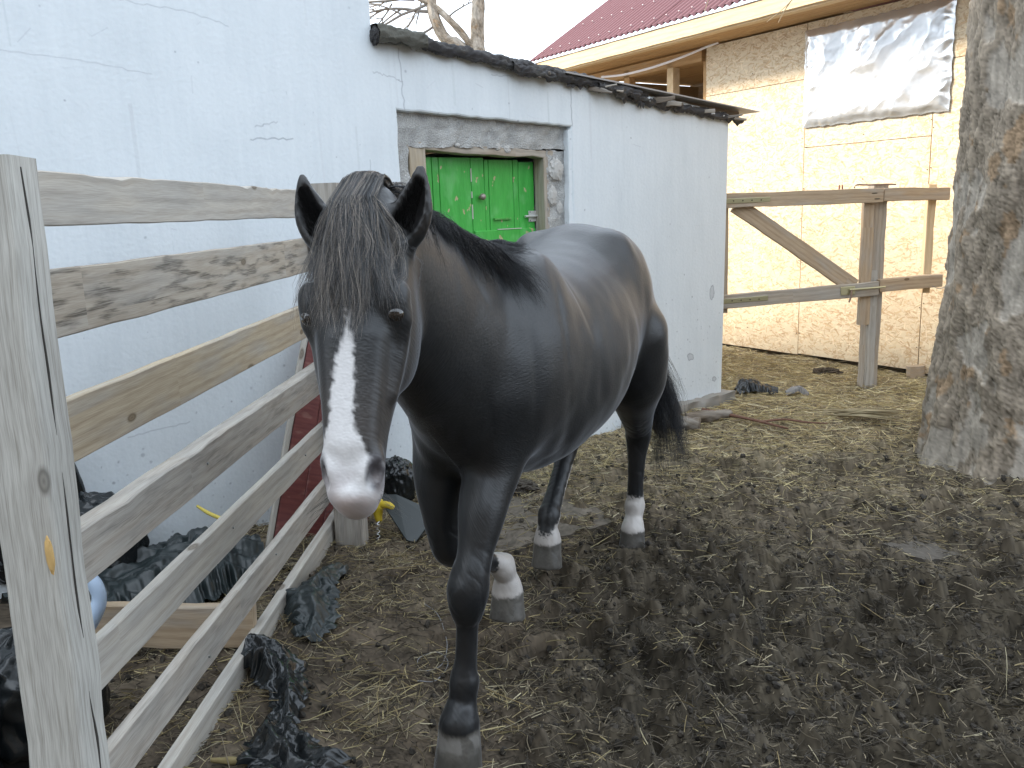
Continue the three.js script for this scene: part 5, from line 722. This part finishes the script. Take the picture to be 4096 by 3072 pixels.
  const fall = (p, dir, len, n, lift, drift, grav) => { const pts = [p.clone()], q = p.clone(), d = dir.clone(), st = len / n; for (let i = 0; i < n; i++) { d.addScaledVector(drift, 1).add(V(0, -grav, 0)).normalize(); q.addScaledVector(d, st); for (let it = 0; it < 2; it++) { const [dist, g] = grad(q); if (dist < lift) { q.addScaledVector(g, lift - dist); } else break; } const a = pts[pts.length - 1]; d.copy(q).sub(a).normalize(); pts.push(q.clone()); } return pts; };
  const hairs = [];
  const strand = (out, pts, r, c) => { // three-sided tapering strand
    const base = out.pos.length / 3, n = pts.length; for (let i = 0; i < n; i++) { const t = pts[Math.min(n - 1, i + 1)].clone().sub(pts[Math.max(0, i - 1)]).normalize(), a = V(t.z, 0.3, -t.x).cross(t).normalize(), b = t.clone().cross(a), u = i / (n - 1), w = r * (u < 0.12 ? 0.6 + u * 3.3 : 1) * (1 - 0.85 * u * u); for (let k = 0; k < 3; k++) { const an = k * 2.094, q = pts[i].clone().addScaledVector(a, Math.cos(an) * w).addScaledVector(b, Math.sin(an) * w); out.pos.push(q.x, q.y, q.z); out.col.push(...c); } }
    for (let i = 0; i < n - 1; i++) for (let k = 0; k < 3; k++) { const A = base + i * 3 + k, Bq = base + i * 3 + (k + 1) % 3; out.idx.push(A, A + 3, Bq, Bq, A + 3, Bq + 3); }
  };
  const bundle = () => ({ pos: [], col: [], idx: [] });
  const build = (o) => { const g = new THREE.BufferGeometry(); g.setAttribute('position', new THREE.Float32BufferAttribute(o.pos, 3)); g.setAttribute('color', new THREE.Float32BufferAttribute(o.col, 3)); g.setIndex(o.idx); g.computeVertexNormals(); return g; };
  const hairMat = mat(0xffffff, 0.42, { vertexColors: true, specularIntensity: 1 });
  const lock = (out, guide, count, spread, r, tone, R, wave = 0) => { for (let i = 0; i < count; i++) { const a = R() * 6.28, q = Math.sqrt(R()) * spread, ph = R() * 6, lim = 0.72 + R() * 0.28, n = guide.length, m = Math.max(4, Math.round(n * lim)), sd = R() * 40; const pts = guide.slice(0, m).map((p, k) => { const u = k / (n - 1), w = q * (0.5 + 1.0 * Math.sin(Math.min(1, u * 1.3) * 1.57) - 0.75 * u * u); return p.clone().add(V(Math.cos(a) * w, Math.abs(Math.sin(a)) * w * 0.3, Math.sin(a) * w)).add(V(N2(u * 2.2, sd), N2(u * 2.2, sd + 9), N2(u * 2.2, sd + 18)).multiplyScalar(spread * 0.35 * u + wave * u)); }); strand(out, pts, r * (0.7 + R() * 0.6), tone(R)); } };
  const dark = (R) => { const v = 0.5 + R() * 0.9; return [0.020 * v, 0.022 * v, 0.026 * v]; }, mixed = (R) => { const q = R(), v = 0.6 + R() * 0.8; return q < 0.50 ? [0.045 * v, 0.051 * v, 0.058 * v] : q < 0.86 ? [0.135 * v, 0.130 * v, 0.126 * v] : [0.26 * v, 0.225 * v, 0.20 * v]; };
  const blond = (R) => { const q = R(), v = 0.6 + R() * 0.8; return q < 0.35 ? [0.045 * v, 0.048 * v, 0.052 * v] : q < 0.68 ? [0.14 * v, 0.128 * v, 0.118 * v] : [0.34 * v, 0.295 * v, 0.25 * v]; };
  { // forelock: from between the ears, parting over the forehead
    const R = rng(501), o = bundle();
    const topY = (p, lift) => { const q = p.clone(); q.y += 0.12; for (let i = 0; i < 60; i++) { const d = sdf(q.x, q.y, q.z); if (d < lift) break; q.y -= Math.max(0.002, (d - lift) * 0.8); } return q; };
    for (let i = 0; i < 210; i++) {
      const s = (R() + R()) - 1, r0 = s * 0.052, long = R(), end = 0.14 + long * 0.17 + 0.03 * (1 - Math.abs(s)), r1 = s * (0.075 + 0.06 * R()) + (R() - 0.5) * 0.05 - 0.004, lift = 0.003 + R() * 0.022, bow = (R() - 0.5) * 0.06, wv = R() * 6, wa = 0.004 + R() * 0.008, pts = [], back = R() * 0.75;
      const A = P(1.150, 1.6, 0.045).addScaledVector(hr, r0 * 0.5 + (R() - 0.5) * 0.02), Bf = HD(r0 * 0.95, 0.0, -0.05);
      for (let k = 0; k < 4; k++) pts.push(topY(A.clone().lerp(Bf, lerp(back, 1, k / 4)), lift * 0.7 + 0.004));
      for (let k = 0; k <= 9; k++) { const u = k / 9, t = lerp(0.012, end, u), r = lerp(r0, r1, Math.pow(u, 0.8)) + bow * Math.sin(u * 3.1) + wa * Math.sin(u * 7 + wv) * u; pts.push(HD(r, t, surf(clamp(r, -0.095, 0.095), t, lift + 0.010 * Math.exp(-t * 18)) - 0.25 * Math.max(0, Math.abs(r) - 0.095))); }
      lock(o, pts, 30, 0.0080, 0.00050, back < 0.45 ? blond : mixed, R, 0.012);
    }
    part('forelock', build(o), hairMat, horse);
  }
  { // mane along the crest, most of it lying on the left side of the neck
    const R = rng(502), o = bundle(); const crest = new THREE.CatmullRomCurve3([P(1.27, 1.655, 0.06), P(1.16, 1.645, 0.05), P(1.0, 1.60, 0.03), P(0.84, 1.56, 0.012), P(0.66, 1.51, 0.004), P(0.42, 1.46, 0)]);
    for (let i = 0; i < 120; i++) {
      const u = 0.19 + 0.81 * R(), root = crest.getPoint(u), [d, g] = grad(root); root.addScaledVector(g, 0.004 - d);
      const heavy = Math.exp(-(((u - 0.70) / 0.24) ** 2)), left = u < 0.34 ? (R() < 0.6 ? 1 : -1) : R() < 0.8 ? 1 : -1, len = (u < 0.14 ? 0.55 : 1) * (left > 0 ? 0.08 + 0.30 * heavy * (0.5 + R() * 0.6) : 0.12 + R() * 0.10);
      const tuft = u < 0.22, pts = fall(root, tuft ? P(0.3 * (R() - 0.3), 0.08, left * (0.5 + R() * 0.5)) : P(-0.25 + (R() - 0.5) * 0.4, 0.45, left * (0.5 + R() * 0.4)), len, 12, 0.003 + R() * (tuft ? 0.018 : 0.012), P(-0.035 - 0.05 * heavy, 0, left * 0.03), tuft ? 0.22 : 0.30);
      lock(o, pts, 34, 0.011, 0.0005, u < 0.22 ? blond : dark, R, 0.011);
    }
    for (const [u, len] of [[0.18, 0.22], [0.21, 0.26], [0.26, 0.17]]) { const root = crest.getPoint(u); const pts = fall(root, P(0, 0.4, 0.8), len, 14, 0.006, P(-0.01, 0, 0.02), 0.3); lock(o, pts, 16, 0.006, 0.0011, dark, R, 0.006); }
    part('mane', build(o), hairMat, horse);
  }
  { // tail hanging behind the near hind leg, thinning into separate wisps
    const R = rng(503), o = bundle();
    for (let i = 0; i < 90; i++) {
      const u = R(), root = P(lerp(-0.86, -0.95, u), lerp(1.28, 1.02, u), (R() - 0.5) * 0.05), endL = 0.29 + (R() + R() - 1) * 0.10, endY = 0.20 + R() * 0.36, pts = []; const endF = -0.99 + (R() - 0.5) * 0.10, sw = (R() - 0.5) * 0.04;
      for (let k = 0; k <= 16; k++) { const q = k / 16; pts.push(P(lerp(root.x, endF, 1 - (1 - q) ** 2) - 0.05 * Math.sin(q * 3.14), lerp(root.y, endY, q), lerp(-root.z, endL, Math.sin(q * 1.57)) + sw * Math.sin(q * 5 + i))); }
      lock(o, pts, 22, 0.013, 0.0006, dark, R, 0.03);
    }
    part('tail', build(o), hairMat, horse);
  }
  { // dark fuzz filling the ears
    const R = rng(505), o = bundle();
    for (const s of [-1, 1]) for (let i = 0; i < 900; i++) { const u = R(), w = (0.03 - 0.020 * u) * (R() - 0.5) * 1.7, p = HD(s * lerp(0.094, 0.134, u), lerp(0.062, -0.036, u), -0.048).addScaledVector(hr.clone().addScaledVector(ha, s * 0.55).normalize(), w), d = hn.clone().addScaledVector(ha, -0.5 + (R() - 0.5) * 0.8).addScaledVector(hr, s * 0.3 + (R() - 0.5) * 0.8).normalize(), l = 0.016 + R() * 0.012, v = 0.6 + R() * 0.8; strand(o, [p, p.clone().addScaledVector(d, l * 0.5), p.clone().addScaledVector(d, l).addScaledVector(ha, -0.003)], 0.0006, [0.008 * v, 0.0075 * v, 0.0075 * v]); }
    part('ear_hair', build(o), mat(0xffffff, 0.8, { vertexColors: true, specularIntensity: 0.3 }), horse);
  }
  { // whiskers and chin hairs
    const R = rng(504), o = bundle(); for (let i = 0; i < 34; i++) { const s = R() < 0.5 ? -1 : 1, p = HD(s * (0.045 + R() * 0.02), 0.63 + R() * 0.05, -0.03 - R() * 0.08), d = hr.clone().multiplyScalar(s).addScaledVector(ha, 0.3 + R() * 0.5).addScaledVector(hn, -0.1 + (R() - 0.5) * 0.6).normalize(), l = 0.025 + R() * 0.05; strand(o, [p, p.clone().addScaledVector(d, l * 0.5), p.clone().addScaledVector(d, l).add(V(0, -0.008, 0))], 0.00045, [0.05, 0.045, 0.04]); }
    part('whiskers', build(o), hairMat, horse);
  }
}

renderer.render(scene, camera);
